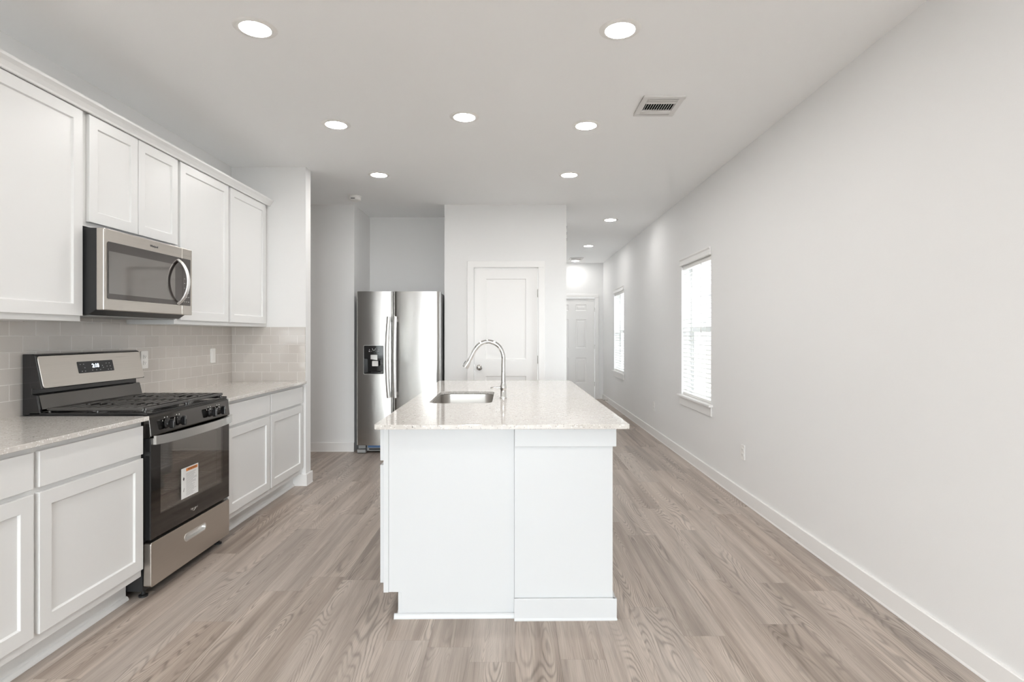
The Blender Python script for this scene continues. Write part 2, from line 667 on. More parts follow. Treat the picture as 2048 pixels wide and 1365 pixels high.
# ================================================================== SETTING
struct('floor', MB().box(-4.2, XR + 0.16, YB - 0.14, YF + 0.12, -0.12, 0.0), 'floor')
struct('ceiling', MB().box(-4.2, XR + 0.16, YB - 0.14, YF + 0.12, CEIL, CEIL + 0.1), 'ceil')
struct('wall_left', MB().box(XL - 0.12, XL, YB, YR1, 0, CEIL), 'wall')
wr = MB()
ys = [YB - 0.14, W1[0], W1[1], W2[0], W2[1], YF + 0.12]
for i in range(5):
    if i in (1, 3):
        wr.box(XR, XR + 0.16, ys[i], ys[i + 1], 0, WZ0)
        wr.box(XR, XR + 0.16, ys[i], ys[i + 1], WZ1, CEIL)
    else:
        wr.box(XR, XR + 0.16, ys[i], ys[i + 1], 0, CEIL)
struct('wall_right', wr, 'wall')
wb = MB()
wb.box(-4.2, RD[0], YB - 0.14, YB, 0, CEIL).box(RD[1], XR, YB - 0.14, YB, 0, CEIL).box(RD[0], RD[1], YB - 0.14, YB, RDZ, CEIL)
struct('wall_rear', wb, 'wall')
struct('wall_kitchen_end', MB().box(XL, XRE, YR0, YR1, 0, CEIL), 'wall')
struct('wall_passage_near', MB().box(-4.2, XL - 0.12, YR1 - 0.12, YR1, 0, CEIL), 'wall')
struct('wall_passage_end', MB().box(-4.2, -4.08, YR1, YP, 0, CEIL), 'wall')
struct('wall_fridge_side', MB().box(-4.2, XA0, YP, YA + 0.1, 0, CEIL), 'wall')
struct('wall_alcove_back', MB().box(XA0, XA1, YA, YA + 0.1, 0, CEIL), 'wall')
# pantry wall with the door opening
DP = (-0.459, 0.2594)
DPZ = 2.046
wp = MB()
wp.box(XA1, DP[0], YP, YP + 0.115, 0, CEIL).box(DP[1], XP, YP, YP + 0.115, 0, CEIL).box(DP[0], DP[1], YP, YP + 0.115, DPZ, CEIL)
wp.box(XA1, XA1 + 0.115, YP + 0.115, YA + 0.1, 0, CEIL)
struct('wall_pantry', wp, 'wall')
struct('wall_corridor_left', MB().box(XP - 0.115, XP, YP + 0.115, YF, 0, CEIL), 'wall')
DF = (0.695, 1.617)
DFZ = 2.046
wf = MB()
wf.box(XP - 0.115, DF[0], YF, YF + 0.12, 0, CEIL).box(DF[1], XR, YF, YF + 0.12, 0, CEIL).box(DF[0], DF[1], YF, YF + 0.12, DFZ, CEIL)
struct('wall_far', wf, 'wall')

# baseboards: plank with an eased top and a thin shoe edge
BH, BT = 0.100, 0.014


def baseboard(name, a, b, nrm):
    """from a to b (xy) along the wall face, nrm points into the room"""
    a, b, nrm = Vector((*a, 0)), Vector((*b, 0)), Vector((*nrm, 0))
    d = (b - a)
    prof = [(0, 0), (BT + 0.003, 0), (BT + 0.003, 0.004), (BT, 0.012), (BT, BH - 0.004), (BT - 0.004, BH), (0, BH)]
    mb = MB().prism(prof, lambda p, q, t: a + d * t + nrm * p + Vector((0, 0, q)), 0, 1)
    return struct(name, mb, 'trim')


baseboard('baseboard_right', (XR, YB), (XR, YF), (-1, 0))
baseboard('baseboard_left', (XL, YB), (XL, 1.50), (1, 0))
baseboard('baseboard_kitchen_end', (XRE, YR0 - BT), (XRE, YR1 + BT), (1, 0))
baseboard('baseboard_kitchen_end_front', (-1.905, YR0), (XRE, YR0), (0, -1))
baseboard('baseboard_kitchen_end_back', (-4.0, YR1), (XRE, YR1), (0, 1))
baseboard('baseboard_fridge_side', (-4.08, YP), (XA0, YP), (0, -1))
baseboard('baseboard_pantry_left', (XA1, YP), (DP[0] - 0.07, YP), (0, -1))
baseboard('baseboard_pantry_right', (DP[1] + 0.07, YP), (XP, YP), (0, -1))
baseboard('baseboard_corridor', (XP, YP), (XP, YF), (1, 0))
baseboard('baseboard_far', (DF[1] + 0.072, YF), (XR - 0.018, YF), (0, -1))


# doors and casings
def casing(name, x0, x1, zt, yf, cw=0.070, ct=0.016):
    mb = MB()
    for (a, b) in ((x0 - cw, x0), (x1, x1 + cw)):
        mb.box(a, b, yf - ct, yf, 0, zt)
    mb.box(x0 - cw, x1 + cw, yf - ct, yf, zt, zt + cw)
    return struct(name, mb, 'trim', bevel=0.003)


def jamb(mb, x0, x1, zt, y0, y1, t=0.004):
    mb.box(x0, x0 + t, y0, y1, 0, zt).box(x1 - t, x1, y0, y1, 0, zt).box(x0, x1, y0, y1, zt - t, zt)


def door_slab(name, x0, x1, yf, zt, panels):
    """slab with recessed panels; panels: (x0,x1,z0,z1), front faces -y at yf"""
    xs = sorted({x0, x1} | {p[0] for p in panels} | {p[1] for p in panels})
    zs = sorted({0.012, zt} | {p[2] for p in panels} | {p[3] for p in panels})
    mb = MB()
    T = 0.035

    def inside(xa, xb, za, zb):
        for p in panels:
            if xa >= p[0] - 1e-6 and xb <= p[1] + 1e-6 and za >= p[2] - 1e-6 and zb <= p[3] + 1e-6:
                return True
        return False
    for i in range(len(xs) - 1):
        for k in range(len(zs) - 1):
            if not inside(xs[i], xs[i + 1], zs[k], zs[k + 1]):
                a, b, c, d = xs[i], xs[i + 1], zs[k], zs[k + 1]
                mb.add([(a, yf, c), (b, yf, c), (b, yf, d), (a, yf, d)], [(0, 1, 2, 3)])
    return mb, T


def panel_recess(mb, p, yf, steps):
    """rings (inset, depth) closing with a flat field"""
    x0, x1, z0, z1 = p
    ring = [[(x0, yf, z0), (x1, yf, z0), (x1, yf, z1), (x0, yf, z1)]]
    for ins, dep in steps:
        ring.append([(x0 + ins, yf + dep, z0 + ins), (x1 - ins, yf + dep, z0 + ins), (x1 - ins, yf + dep, z1 - ins), (x0 + ins, yf + dep, z1 - ins)])
    v = [q for r in ring for q in r]
    f = []
    for i in range(len(ring) - 1):
        for k in range(4):
            j = (k + 1) % 4
            f.append((i * 4 + k, i * 4 + j, i * 4 + 4 + j, i * 4 + 4 + k))
    e = (len(ring) - 1) * 4
    f.append((e, e + 1, e + 2, e + 3))
    mb.add(v, f)


def hinge_mb(x, y, z):
    return MB().lathe([(0.007, -0.045), (0.007, 0.045)], (x, y, z), 'z', 10)


def knob_parts(parent, x, yf, z, mat='nickel'):
    mb = MB().lathe([(0.0, 0), (0.033, 0.0), (0.033, 0.004), (0.028, 0.008), (0.012, 0.011), (0.011, 0.03), (0.018, 0.036),
                     (0.026, 0.045), (0.0275, 0.055), (0.024, 0.064), (0.014, 0.069), (0.0, 0.070)], (x, yf, z), 'y', 24, -1)
    return obj('door_knob', mb, mat, parent, label='round brushed nickel knob')


# pantry door (two flat recessed panels)
yd = YP + 0.022
pn = [(-0.325, 0.122, 1.025, 1.919), (-0.325, 0.122, 0.25, 0.836)]
mb, T = door_slab('door_1', DP[0] + 0.0065, DP[1] - 0.0065, yd, DPZ - 0.008, pn)
for p in pn:
    panel_recess(mb, p, yd, [(0.004, 0.009)])
a, b = DP[0] + 0.0065, DP[1] - 0.0065
mb.add([(a, yd, 0.012), (b, yd, 0.012), (b, yd, DPZ - 0.008), (a, yd, DPZ - 0.008),
        (a, yd + T, 0.012), (b, yd + T, 0.012), (b, yd + T, DPZ - 0.008), (a, yd + T, DPZ - 0.008)],
       [(0, 4, 5, 1), (1, 5, 6, 2), (2, 6, 7, 3), (3, 7, 4, 0), (4, 7, 6, 5)])
d1 = struct('door_1', mb, 'door')
d1['label'] = 'white two panel pantry door beside the fridge'
knob_parts(d1, -0.398, yd, 0.932)
obj('latch_plate', MB().box(a - 0.002, a + 0.001, yd - 0.004, yd + 0.02, 0.90, 0.965), 'nickel', d1)
for z in (1.76, 1.02, 0.28):
    obj('hinge', hinge_mb(b + 0.003, yd - 0.003, z), 'nickel', d1)
mb = MB()
jamb(mb, DP[0], DP[1], DPZ, YP + 0.001, YP + 0.114)
struct('trim_1', mb, 'trim')
casing('trim_2', DP[0], DP[1], DPZ, YP)

# front door at the end of the corridor (six raised panels)
yd = YF + 0.02
cx_ = 0.5 * (DF[0] + DF[1])
pn = []
for (xa, xb) in ((cx_ - 0.287, cx_ - 0.07), (cx_ + 0.07, cx_ + 0.287)):
    for (za, zb) in ((0.32, 0.83), (1.022, 1.608), (1.78, 1.907)):
        pn.append((xa, xb, za, zb))
a, b = DF[0] + 0.006, DF[1] - 0.008
mb, T = door_slab('door_2', a, b, yd, DFZ - 0.008, pn)
for p in pn:
    panel_recess(mb, p, yd, [(0.012, 0.008), (0.03, 0.008), (0.045, 0.002)])
mb.add([(a, yd, 0.012), (b, yd, 0.012), (b, yd, DFZ - 0.008), (a, yd, DFZ - 0.008),
        (a, yd + T, 0.012), (b, yd + T, 0.012), (b, yd + T, DFZ - 0.008), (a, yd + T, DFZ - 0.008)],
       [(0, 4, 5, 1), (1, 5, 6, 2), (2, 6, 7, 3), (3, 7, 4, 0), (4, 7, 6, 5)])
d2 = struct('door_2', mb, 'door')
d2['label'] = 'white six panel front door at the end of the corridor'
for z in (1.80, 1.05, 0.30):
    obj('hinge', hinge_mb(b + 0.004, yd - 0.003, z), 'nickel', d2)
mb = MB()
jamb(mb, DF[0], DF[1], DFZ, YF + 0.001, YF + 0.119)
struct('trim_3', mb, 'trim')
casing('trim_4', DF[0], DF[1], DFZ, YF)


# side windows: vinyl single-hung sash, stool and apron
def side_window(name, trim_name, y0, y1):
    X0, X1 = XR + 0.105, XR + 0.150
    fr = MB()
    fw = 0.045
    fr.box(X0, X1, y0, y0 + fw, WZ0, WZ1).box(X0, X1, y1 - fw, y1, WZ0, WZ1)
    fr.box(X0, X1, y0 + fw, y1 - fw, WZ0, WZ0 + fw).box(X0, X1, y0 + fw, y1 - fw, WZ1 - fw, WZ1)
    fr.box(X0 - 0.004, X1 - 0.005, y0 + fw, y1 - fw, 1.325, 1.375)
    fr.box(X0 + 0.004, X1 - 0.01, y0 + fw, y0 + fw + 0.03, WZ0 + fw, 1.325).box(X0 + 0.004, X1 - 0.01, y1 - fw - 0.03, y1 - fw, WZ0 + fw, 1.325)
    wn_ = struct(name, fr, 'vinyl', bevel=0.002)
    gl = MB()
    gl.box(X0 + 0.02, X0 + 0.024, y0 + fw, y1 - fw, WZ0 + fw, 1.33)
    gl.box(X0 + 0.03, X0 + 0.034, y0 + fw, y1 - fw, 1.37, WZ1 - fw)
    obj('glass', gl, 'pane', wn_)
    st = MB().box(XR - 0.001, XR + 0.104, y0 + 0.001, y1 - 0.001, WZ0 - 0.001, WZ0 + 0.020)
    st.box(XR - 0.040, XR - 0.001, y0 - 0.055, y1 + 0.045, WZ0 - 0.001, WZ0 + 0.020)
    st.box(XR - 0.015, XR - 0.001, y0 - 0.035, y1 + 0.025, WZ0 - 0.088, WZ0 - 0.001)
    struct(trim_name, st, 'trim', bevel=0.003)
    return wn_


side_window('window_1', 'trim_5', *W1)
side_window('window_2', 'trim_6', *W2)

# patio door behind the camera
fr = MB()
for (xa, xb) in ((RD[0], RD[0] + 0.06), (-0.23, -0.17), (RD[1] - 0.06, RD[1])):
    fr.box(xa, xb, YB - 0.10, YB - 0.05, 0.0, RDZ)
fr.box(RD[0] + 0.06, RD[1] - 0.06, YB - 0.10, YB - 0.05, RDZ - 0.06, RDZ).box(RD[0] + 0.06, RD[1] - 0.06, YB - 0.10, YB - 0.05, 0, 0.06)
pd = struct('door_3', fr, 'vinyl')
obj('glass', MB().box(RD[0] + 0.06, RD[1] - 0.06, YB - 0.078, YB - 0.072, 0.06, RDZ - 0.06), 'pane', pd)

# outside
tag(obj('outdoor_ground', MB().box(-25, 30, -30, 30, -0.40, -0.20), 'grass'), 'pale ground outside the side windows', 'ground')
bpy.data.objects['outdoor_ground']['kind'] = 'structure'
nh = thing('neighbour_house', 'pale sided house seen through the blinds of the nearer window', 'house', (10.5, 17, -0.2))
obj('wall', MB().box(8.5, 13, 10, 26, -0.2, 3.0), 'siding', nh)
obj('roof', MB().prism([(8.1, 3.0), (13.4, 3.0), (10.75, 4.6)], lambda p, q, t: (p, t, q), 9.6, 26.4), 'roof', nh)
for yy in (14.2, 17.5, 20.8):
    f_ = obj('window', MB().box(8.44, 8.498, yy - 0.6, yy + 0.6, 0.7, 2.2), 'vinyl', nh)
    obj('pane', MB().box(8.42, 8.439, yy - 0.5, yy + 0.5, 0.8, 2.1), 'nwin', f_)
fe = MB()
y = 9.0
while y < 27:
    fe.box(6.0, 6.02, y, y + 0.13, -0.2, 0.85)
    y += 0.15
fe.box(6.021, 6.06, 9, 27, 0.1, 0.18).box(6.021, 6.06, 9, 27, 0.6, 0.68)
tag(obj('picket_fence', fe, 'fence', org=(6, 18, -0.2)), 'low grey fence outside seen through the blinds of the nearer window', 'fence')


# ================================================================== BLINDS
def blind(y0, y1, label):
    t = thing('window_blind', label, 'blind', (XR + 0.04, 0.5 * (y0 + y1), WZ0 + 0.02), 'white slat blinds in the side windows')
    ya, yb = y0 + 0.006, y1 - 0.006
    v = MB().prism([(XR - 0.020, 2.030), (XR - 0.010, 2.026), (XR + 0.004, 2.026), (XR + 0.004, 2.100), (XR - 0.024, 2.100), (XR - 0.024, 2.088), (XR - 0.014, 2.076), (XR - 0.014, 2.046), (XR - 0.020, 2.042)],
                   lambda p, q, s_: (p, s_, q), y0 - 0.006, y1 + 0.012)
    v.v = [Vector((min(p.x, XR - 0.002), p.y, p.z)) for p in v.v]
    obj('valance', v, 'trim', t)
    obj('head_rail', MB().box(XR + 0.012, XR + 0.062, ya, yb, 1.985, 2.035), 'white_p', t)
    sl = MB()
    z = WZ0 + 0.075
    while z < 1.975:
        n = 5
        xs_ = [XR + 0.012 + 0.05 * i / (n - 1) for i in range(n)]
        top = [(x_, z + 0.003 * math.sin(PI * i / (n - 1)) + 0.006 * (i / (n - 1) - 0.5)) for i, x_ in enumerate(xs_)]
        bot = [(x_, q - 0.0026) for x_, q in top][::-1]
        sl.prism(top + bot, lambda p, q, s_: (p, s_, q), ya, yb)
        z += 0.0435
    obj('slats', sl, 'slat', t)
    obj('bottom_rail', MB().box(XR + 0.014, XR + 0.060, ya, yb, WZ0 + 0.0215, WZ0 + 0.046), 'white_p', t, bevel=0.003)
    cd = MB()
    for yy in (ya + 0.15, yb - 0.15):
        for xx in (XR + 0.010, XR + 0.064):
            cd.tube([(xx, yy, WZ0 + 0.045), (xx, yy, 1.99)], 0.0012, 5)
    obj('ladder_cords', cd, 'white_p', t)
    obj('tilt_wand', MB().tube([(XR + 0.004, ya + 0.28, 1.30), (XR + 0.004, ya + 0.28, 1.99)], 0.004, 8), 'white_p', t)
    return t


blind(*W1, 'white slat blind in the nearer, larger looking side window on the right wall')
blind(*W2, 'white slat blind in the farther side window near the front door')

# ================================================================== CEILING THINGS
LG = 'recessed ceiling lights'
lspots = [(-1.223, 2.660, 'lit recessed ceiling light nearest the camera, above the range aisle'),
          (0.497, 2.672, 'lit recessed ceiling light nearest the camera, on the right beyond the island front'),
          (-1.229, 3.880, 'lit recessed ceiling light second from the camera in the left row'),
          (-0.335, 3.744, 'lit recessed ceiling light in the middle, straight above the island sink'),
          (0.490, 3.896, 'lit recessed ceiling light second in the right row, beyond the air vent'),
          (-1.228, 5.100, 'lit recessed ceiling light third in the left row, before the fridge'),
          (0.490, 5.100, 'lit recessed ceiling light third in the right row, before the pantry wall'),
          (1.198, 7.100, 'lit recessed ceiling light first in the corridor, nearest the kitchen'),
          (1.195, 9.190, 'lit recessed ceiling light second in the corridor'),
          (-1.223, 0.9, 'added unseen recessed fill light on the left, just above and behind the view'),  # from here six unseen lamps, added as fill to even out the light
          (0.495, 0.9, 'added unseen recessed fill light on the right, just above and behind the view'),
          (-1.223, -1.1, 'left added unseen fill light of the pair midway to the patio door'),
          (0.495, -1.1, 'right added unseen fill light of the pair midway to the patio door'),
          (-1.223, -3.0, 'left added unseen fill light by the patio door'),
          (0.495, -3.0, 'right added unseen fill light by the patio door'),
          (1.180, 11.050, 'lit recessed ceiling light farthest down the corridor by the front door')]
x0, y0, lb = lspots[0]
L0 = thing('recessed_light', lb, 'ceiling light', (x0, y0, CEIL), LG)
obj('trim_ring', MB().lathe([(0.0705, 0.0), (0.0705, 0.0056), (0.074, 0.0062), (0.092, 0.0040), (0.098, 0.0)], (x0, y0, CEIL), 'z', 40, -1, close=True), 'white_p', L0)
obj('diffuser', MB().lathe([(0.0, 0.0066), (0.04, 0.0062), (0.06, 0.0055), (0.0702, 0.0046)], (x0, y0, CEIL), 'z', 40, -1, smooth=False), 'lamp', L0)
for (x_, y_, lb) in lspots[1:]:
    r_ = dup(L0, (x_, y_, CEIL), lb)
    if x_ > 1.0:                      # corridor lamps set dimmer to soften their glow on the right wall
        for c_ in r_.children:
            if c_.name.startswith('diffuser'):
                c_.material_slots[0].link = 'OBJECT'
                c_.material_slots[0].material = M['lamp_hall']

# smoke detector
sd = thing('smoke_detector', 'round white smoke detector on the ceiling before the fridge', 'smoke detector', (-1.67, 5.90, CEIL))
obj('mounting_base', MB().lathe([(0.066, 0.0), (0.066, 0.010), (0.062, 0.012)], (-1.67, 5.90, CEIL), 'z', 32, -1), 'white_p', sd)
obj('cover', MB().lathe([(0.060, 0.0121), (0.062, 0.022), (0.058, 0.040), (0.046, 0.047), (0.0, 0.049)], (-1.67, 5.90, CEIL), 'z', 32, -1), 'white_p', sd)
obj('vent_slot', MB().box(-1.697, -1.655, 5.8375, 5.842, CEIL - 0.036, CEIL - 0.028), 'dgrey', sd)

# ceiling register over the walkway
cv = thing('ceiling_vent', 'white three way air vent in the ceiling over the right walkway', 'vent', (0.905, 3.56, CEIL), 'ceiling air vents')
VX, VY = (0.778, 1.034), (3.405, 3.715)
ix, iy = (VX[0] + 0.035, VX[1] - 0.035), (VY[0] + 0.035, VY[1] - 0.035)
fr = MB()
zb = CEIL - 0.010
fr.box(VX[0], VX[1], VY[0], iy[0], zb, CEIL).box(VX[0], VX[1], iy[1], VY[1], zb, CEIL)
fr.box(VX[0], ix[0], iy[0], iy[1], zb, CEIL).box(ix[1], VX[1], iy[0], iy[1], zb, CEIL)
ya_, yb_ = iy[0] + 0.072, iy[1] - 0.060
fr.box(ix[0], ix[1], ya_ - 0.006, ya_ + 0.002, zb, CEIL).box(ix[0], ix[1], yb_ - 0.002, yb_ + 0.006, zb, CEIL)
obj('frame', fr, 'vent_w', cv, bevel=0.003)
obj('duct_shade_sheet', MB().box(ix[0], ix[1], iy[0], iy[1], CEIL - 0.0012, CEIL - 0.0004), 'duct_shade', cv)  # black sheet standing in for the shade inside the duct
fn_ = MB()
nf = 12
for i in range(nf):
    xx = ix[0] + (ix[1] - ix[0]) * (i + 0.5) / nf
    fn_.add([(xx - 0.001, ya_, zb), (xx + 0.0015, ya_, zb), (xx + 0.0035, ya_, CEIL - 0.002), (xx + 0.001, ya_, CEIL - 0.002),
             (xx - 0.001, yb_, zb), (xx + 0.0015, yb_, zb), (xx + 0.0035, yb_, CEIL - 0.002), (xx + 0.001, yb_, CEIL - 0.002)],
            [(0, 1, 2, 3), (4, 7, 6, 5), (0, 4, 5, 1), (1, 5, 6, 2), (2, 6, 7, 3), (3, 7, 4, 0)])
for (a_, b_, sg) in ((iy[0], ya_ - 0.006, 1), (yb_ + 0.006, iy[1], -1)):
    for i in range(5):
        yy = a_ + (b_ - a_) * (i + 0.5) / 5
        d = 0.006 * sg
        fn_.add([(ix[0], yy - 0.005 - d, zb), (ix[0], yy + 0.005 - d, zb), (ix[0], yy + 0.005 + d * 0.3, CEIL - 0.002), (ix[0], yy - 0.005 + d * 0.3, CEIL - 0.002),
                 (ix[1], yy - 0.005 - d, zb), (ix[1], yy + 0.005 - d, zb), (ix[1], yy + 0.005 + d * 0.3, CEIL - 0.002), (ix[1], yy - 0.005 + d * 0.3, CEIL - 0.002)],
                [(0, 1, 2, 3), (4, 7, 6, 5), (0, 4, 5, 1), (1, 5, 6, 2), (2, 6, 7, 3), (3, 7, 4, 0)])
obj('louvers', fn_, 'vent_w', cv)
dup(cv, (1.16, 10.72, CEIL), 'air vent in the corridor ceiling just before the farthest light')

# small register seen edge-on on the corridor side of the pantry wall
sv = thing('side_wall_vent', 'small vent seen edge-on high on the corner of the pantry wall', 'vent', (XP + 0.002, 6.52, 2.45))
obj('frame', MB().box(XP + 0.001, XP + 0.005, 6.40, 6.64, 2.35, 2.56), 'vent_w', sv)
lv = MB()
for z in (2.38, 2.45, 2.52):
    lv.box(XP + 0.005, XP + 0.016, 6.41, 6.63, z - 0.014, z + 0.014)
obj('louvers', lv, 'dgrey', sv)


# ================================================================== OUTLETS AND SWITCH
def outlet(x, y, z, nx, label, name='wall_outlet', switch=False, cat='outlet', group=None):
    t = thing(name, label, cat, (x, y, z), group)
    hw, hh = 0.035, 0.0575

    def fn(p, q, s_):
        return (x + nx * s_, y + p, z + q)
    pl = MB().prism(rrect(-hw, hw, -hh, hh, 0.006, 3), fn, 0.0, 0.006)
    obj('cover_plate', pl, 'white_p', t, bevel=0.0015)
    if switch:
        obj('rocker', MB().prism(rrect(-0.016, 0.016, -0.033, 0.033, 0.003, 2), fn, 0.006, 0.010), 'white_p', t, bevel=0.001)
    else:
        for zz in (-0.020, 0.020):
            r = obj('receptacle', MB().prism([(p, q + zz) for p, q in rrect(-0.0165, 0.0165, -0.014, 0.014, 0.008, 4)], fn, 0.006, 0.0085), 'white_p', t)
            s2 = MB()
            for yy in (-0.0065, 0.0065):
                s2.prism([(yy - 0.0013, zz - 0.001), (yy + 0.0013, zz - 0.001), (yy + 0.0013, zz + 0.007), (yy - 0.0013, zz + 0.007)], fn, 0.0085, 0.0088)
            s2.prism([(0.0028 * math.cos(a), zz - 0.0065 + 0.0028 * math.sin(a)) for a in [2 * PI * i / 10 for i in range(10)]], fn, 0.0085, 0.0088)
            obj('slots', s2, 'dgrey', r)
    return t


outlet(XR - 0.0005, 4.40, 0.382, -1, 'white outlet low on the right wall, the one nearer the camera', group='right wall outlets')
outlet(XR - 0.0005, 7.21, 0.382, -1, 'white outlet low on the right wall between the two windows', group='right wall outlets')

# door stop on the baseboard near the front door
ds = MB().lathe([(0.009, 0), (0.009, 0.004), (0.0055, 0.006), (0.0055, 0.062), (0.009, 0.064), (0.009, 0.074), (0.0, 0.076)], (XR - BT - 0.0005, 10.75, 0.05), 'x', 12, -1)
tag(obj('door_stop', ds, 'nickel', org=(XR - BT, 10.75, 0.05)), 'small metal door stop on the baseboard by the front door', 'door stop')

# ================================================================== LEFT RUN OF CABINETS
CT = 0.900            # counter top height
CTH = 0.021
XBF = -1.830          # face of the base boxes
XUF = -2.137          # face of the upper boxes


def base_cabinet(y0, y1, dy0, dy1, label):
    t = thing('base_cabinet', label, 'cabinet', (0.5 * (XL + XBF), 0.5 * (y0 + y1), 0), 'base cabinets along the left wall')
    bx = MB().box(XL + 0.001, XBF, y0, y1, 0.115, CT - CTH - 0.001)
    obj('body', bx, 'cab', t, bevel=0.001)
    obj('toe_kick', MB().box(XL + 0.05, -1.905, y0, y1, 0.0, 0.115), 'cab', t)
    sh = [(0, 0)] + [(0.016 * math.cos(a), 0.019 * math.sin(a)) for a in [PI / 2 * i / 6 for i in range(7)]]
    obj('shoe_molding', MB().prism(sh, lambda p, q, s_: (-1.905 + p, s_, q), y0, y1), 'cab', t)
    obj('drawer_front', MB().box(XBF + 0.0005, XBF + 0.0195, dy0, dy1, 0.717, 0.855), 'cab', t, bevel=0.002)
    d = shaker(MB(), lambda u, v, n: (XBF + 0.0005 + n, dy0 + u, 0.157 + v), dy1 - dy0, 0.697 - 0.157)
    obj('door', d, 'cab', t, bevel=0.0015)
    return t


base_cabinet(1.50, 2.138, 1.512, 2.126, 'white base cabinet at the left edge of the photo, under the near counter')
base_cabinet(2.138, 2.765, 2.152, 2.752, 'white base cabinet just before the range, with a drawer and one door')
base_cabinet(3.549, 4.187, 3.562, 4.176, 'white base cabinet just beyond the range')
base_cabinet(4.187, 4.859, 4.200, 4.823, 'white base cabinet at the end of the counter, against the kitchen end wall')


def upper_cabinet(y0, y1, z0, doors, dz0, label):
    t = thing('upper_cabinet', label, 'cabinet', (0.5 * (XL + XUF), 0.5 * (y0 + y1), z0), 'upper cabinets along the left wall')
    obj('body', MB().box(XL + 0.001, XUF, y0, y1, z0, 2.42), 'cab', t, bevel=0.001)
    for (a_, b_) in doors:
        d = shaker(MB(), lambda u, v, n: (XUF + 0.0005 + n, a_ + u, dz0 + v), b_ - a_, 2.398 - dz0)
        obj('door', d, 'cab', t, bevel=0.0015)
    return t


upper_cabinet(2.14, 2.7760, 1.365, [(2.154, 2.768)], 1.392, 'tall white upper cabinet at the left edge, before the microwave')
upper_cabinet(2.7765, 3.5395, 1.838, [(2.812, 3.174), (3.180, 3.549)], 1.862, 'short white two door upper cabinet over the microwave')
upper_cabinet(3.540, 4.1945, 1.365, [(3.578, 4.178)], 1.392, 'tall white upper cabinet just beyond the microwave')
upper_cabinet(4.195, 4.859, 1.365, [(4.208, 4.800)], 1.392, 'tall white upper cabinet in the corner against the kitchen end wall')
cr = [(0.0, 0.0), (0.012, 0.0), (0.014, 0.010), (0.018, 0.016), (0.026, 0.028), (0.036, 0.038), (0.040, 0.042), (0.040, 0.054), (0.0, 0.054)]
crm = MB().prism(cr, lambda p, q, s_: (XUF + 0.0195 + 0.001 + p, s_, 2.3995 + q), 2.10, 4.859)
crm.box(XL + 0.001, XUF + 0.0205, 2.10, 4.859, 2.4205, 2.4535)
tag(obj('crown_molding', crm, 'cab', org=(XUF, 3.5, 2.404)), 'white crown molding running along the top of the upper cabinets', 'molding')

# worktops
c1 = MB().prism(rrect(XL + 0.001, -1.790, 1.46, 2.768, 0.004, 2), lambda p, q, s_: (p, q, s_), CT - CTH, CT)
tag(obj('countertop', c1, 'quartz', org=(-2.1, 2.1, CT), bevel=0.002), 'speckled quartz countertop at the left edge, before the range', 'countertop')
c2 = MB().prism(rrect(XL + 0.001, -1.790, 3.546, 4.859, 0.004, 2), lambda p, q, s_: (p, q, s_), CT - CTH, CT)
tag(obj('countertop', c2, 'quartz', org=(-2.1, 4.2, CT), bevel=0.002), 'speckled quartz countertop beyond the range, reaching the kitchen end wall', 'countertop')

# backsplash
bs = MB().box(XL + 0.0005, XL + 0.009, 1.46, YR0 - 0.0095, CT + 0.0005, 1.364).box(XL + 0.0005, XL + 0.009, 2.80, 3.535, 1.364, 1.45)
tag(obj('tile_backsplash', bs, 'tile_l', org=(XL, 0, CT + 0.0005)), 'greige subway tile backsplash on the left wall behind the range', 'backsplash')
bs2 = MB().box(XL + 0.0095, XRE - 0.002, YR0 - 0.009, YR0 - 0.0005, CT + 0.0005, 1.364)
tag(obj('tile_backsplash', bs2, 'tile_r', org=(0, YR0, CT + 0.0005)), 'subway tile backsplash on the kitchen end wall, facing the camera', 'backsplash')
outlet(XL + 0.0095, 3.70, 1.134, 1, 'white outlet in the tile backsplash beside the range backguard')
outlet(XL + 0.0095, 4.54, 1.130, 1, 'white light switch plate in the tile backsplash near the corner', 'light_switch', True, 'light switch')

# ================================================================== MICROWAVE
MY0, MY1 = 2.777, 3.536
mw = thing('microwave', 'stainless over the range microwave under the short upper cabinet', 'microwave', (-2.2, 3.155, 1.40))
mbd = MB().prism([(XL + 0.010, 1.405), (-2.10, 1.398), (-2.0585, 1.425), (-2.0585, 1.826), (XL + 0.010, 1.836)], lambda p, q, s_: (p, s_, q), MY0 + 0.004, MY1 - 0.004)
obj('body', mbd, 'black_m', mw, bevel=0.002)
obj('bottom_plate', MB().box(-2.40, -2.11, MY0 + 0.03, MY1 - 0.03, 1.392, 1.3965), 'grey_p', mw, label='grey bottom plate with filters')
ybr = 3.430
dr = obj('door', MB().prism(rrect(MY0, ybr - 0.001, 1.421, 1.826, 0.004, 3), lambda p, q, s_: (s_, p, q), -2.058, -2.021), 'steel', mw, bevel=0.003)
obj('control_side', MB().prism(rrect(ybr + 0.001, MY1, 1.421, 1.826, 0.004, 3), lambda p, q, s_: (s_, p, q), -2.058, -2.021), 'steel', mw, bevel=0.003)
obj('window_border', MB().prism(rrect(2.799, ybr - 0.001, 1.477, 1.763, 0.010, 4), lambda p, q, s_: (s_, p, q), -2.0209, -2.0185), 'mglass_d', dr)
obj('window', MB().prism(rrect(2.806, 3.355, 1.504, 1.716, 0.004, 3), lambda p, q, s_: (s_, p, q), -2.0184, -2.0175), 'mglass', dr)
cp = obj('control_panel', MB().prism(rrect(ybr + 0.001, 3.514, 1.477, 1.763, 0.004, 4), lambda p, q, s_: (s_, p, q), -2.0209, -2.0185), 'mglass_d', mw)
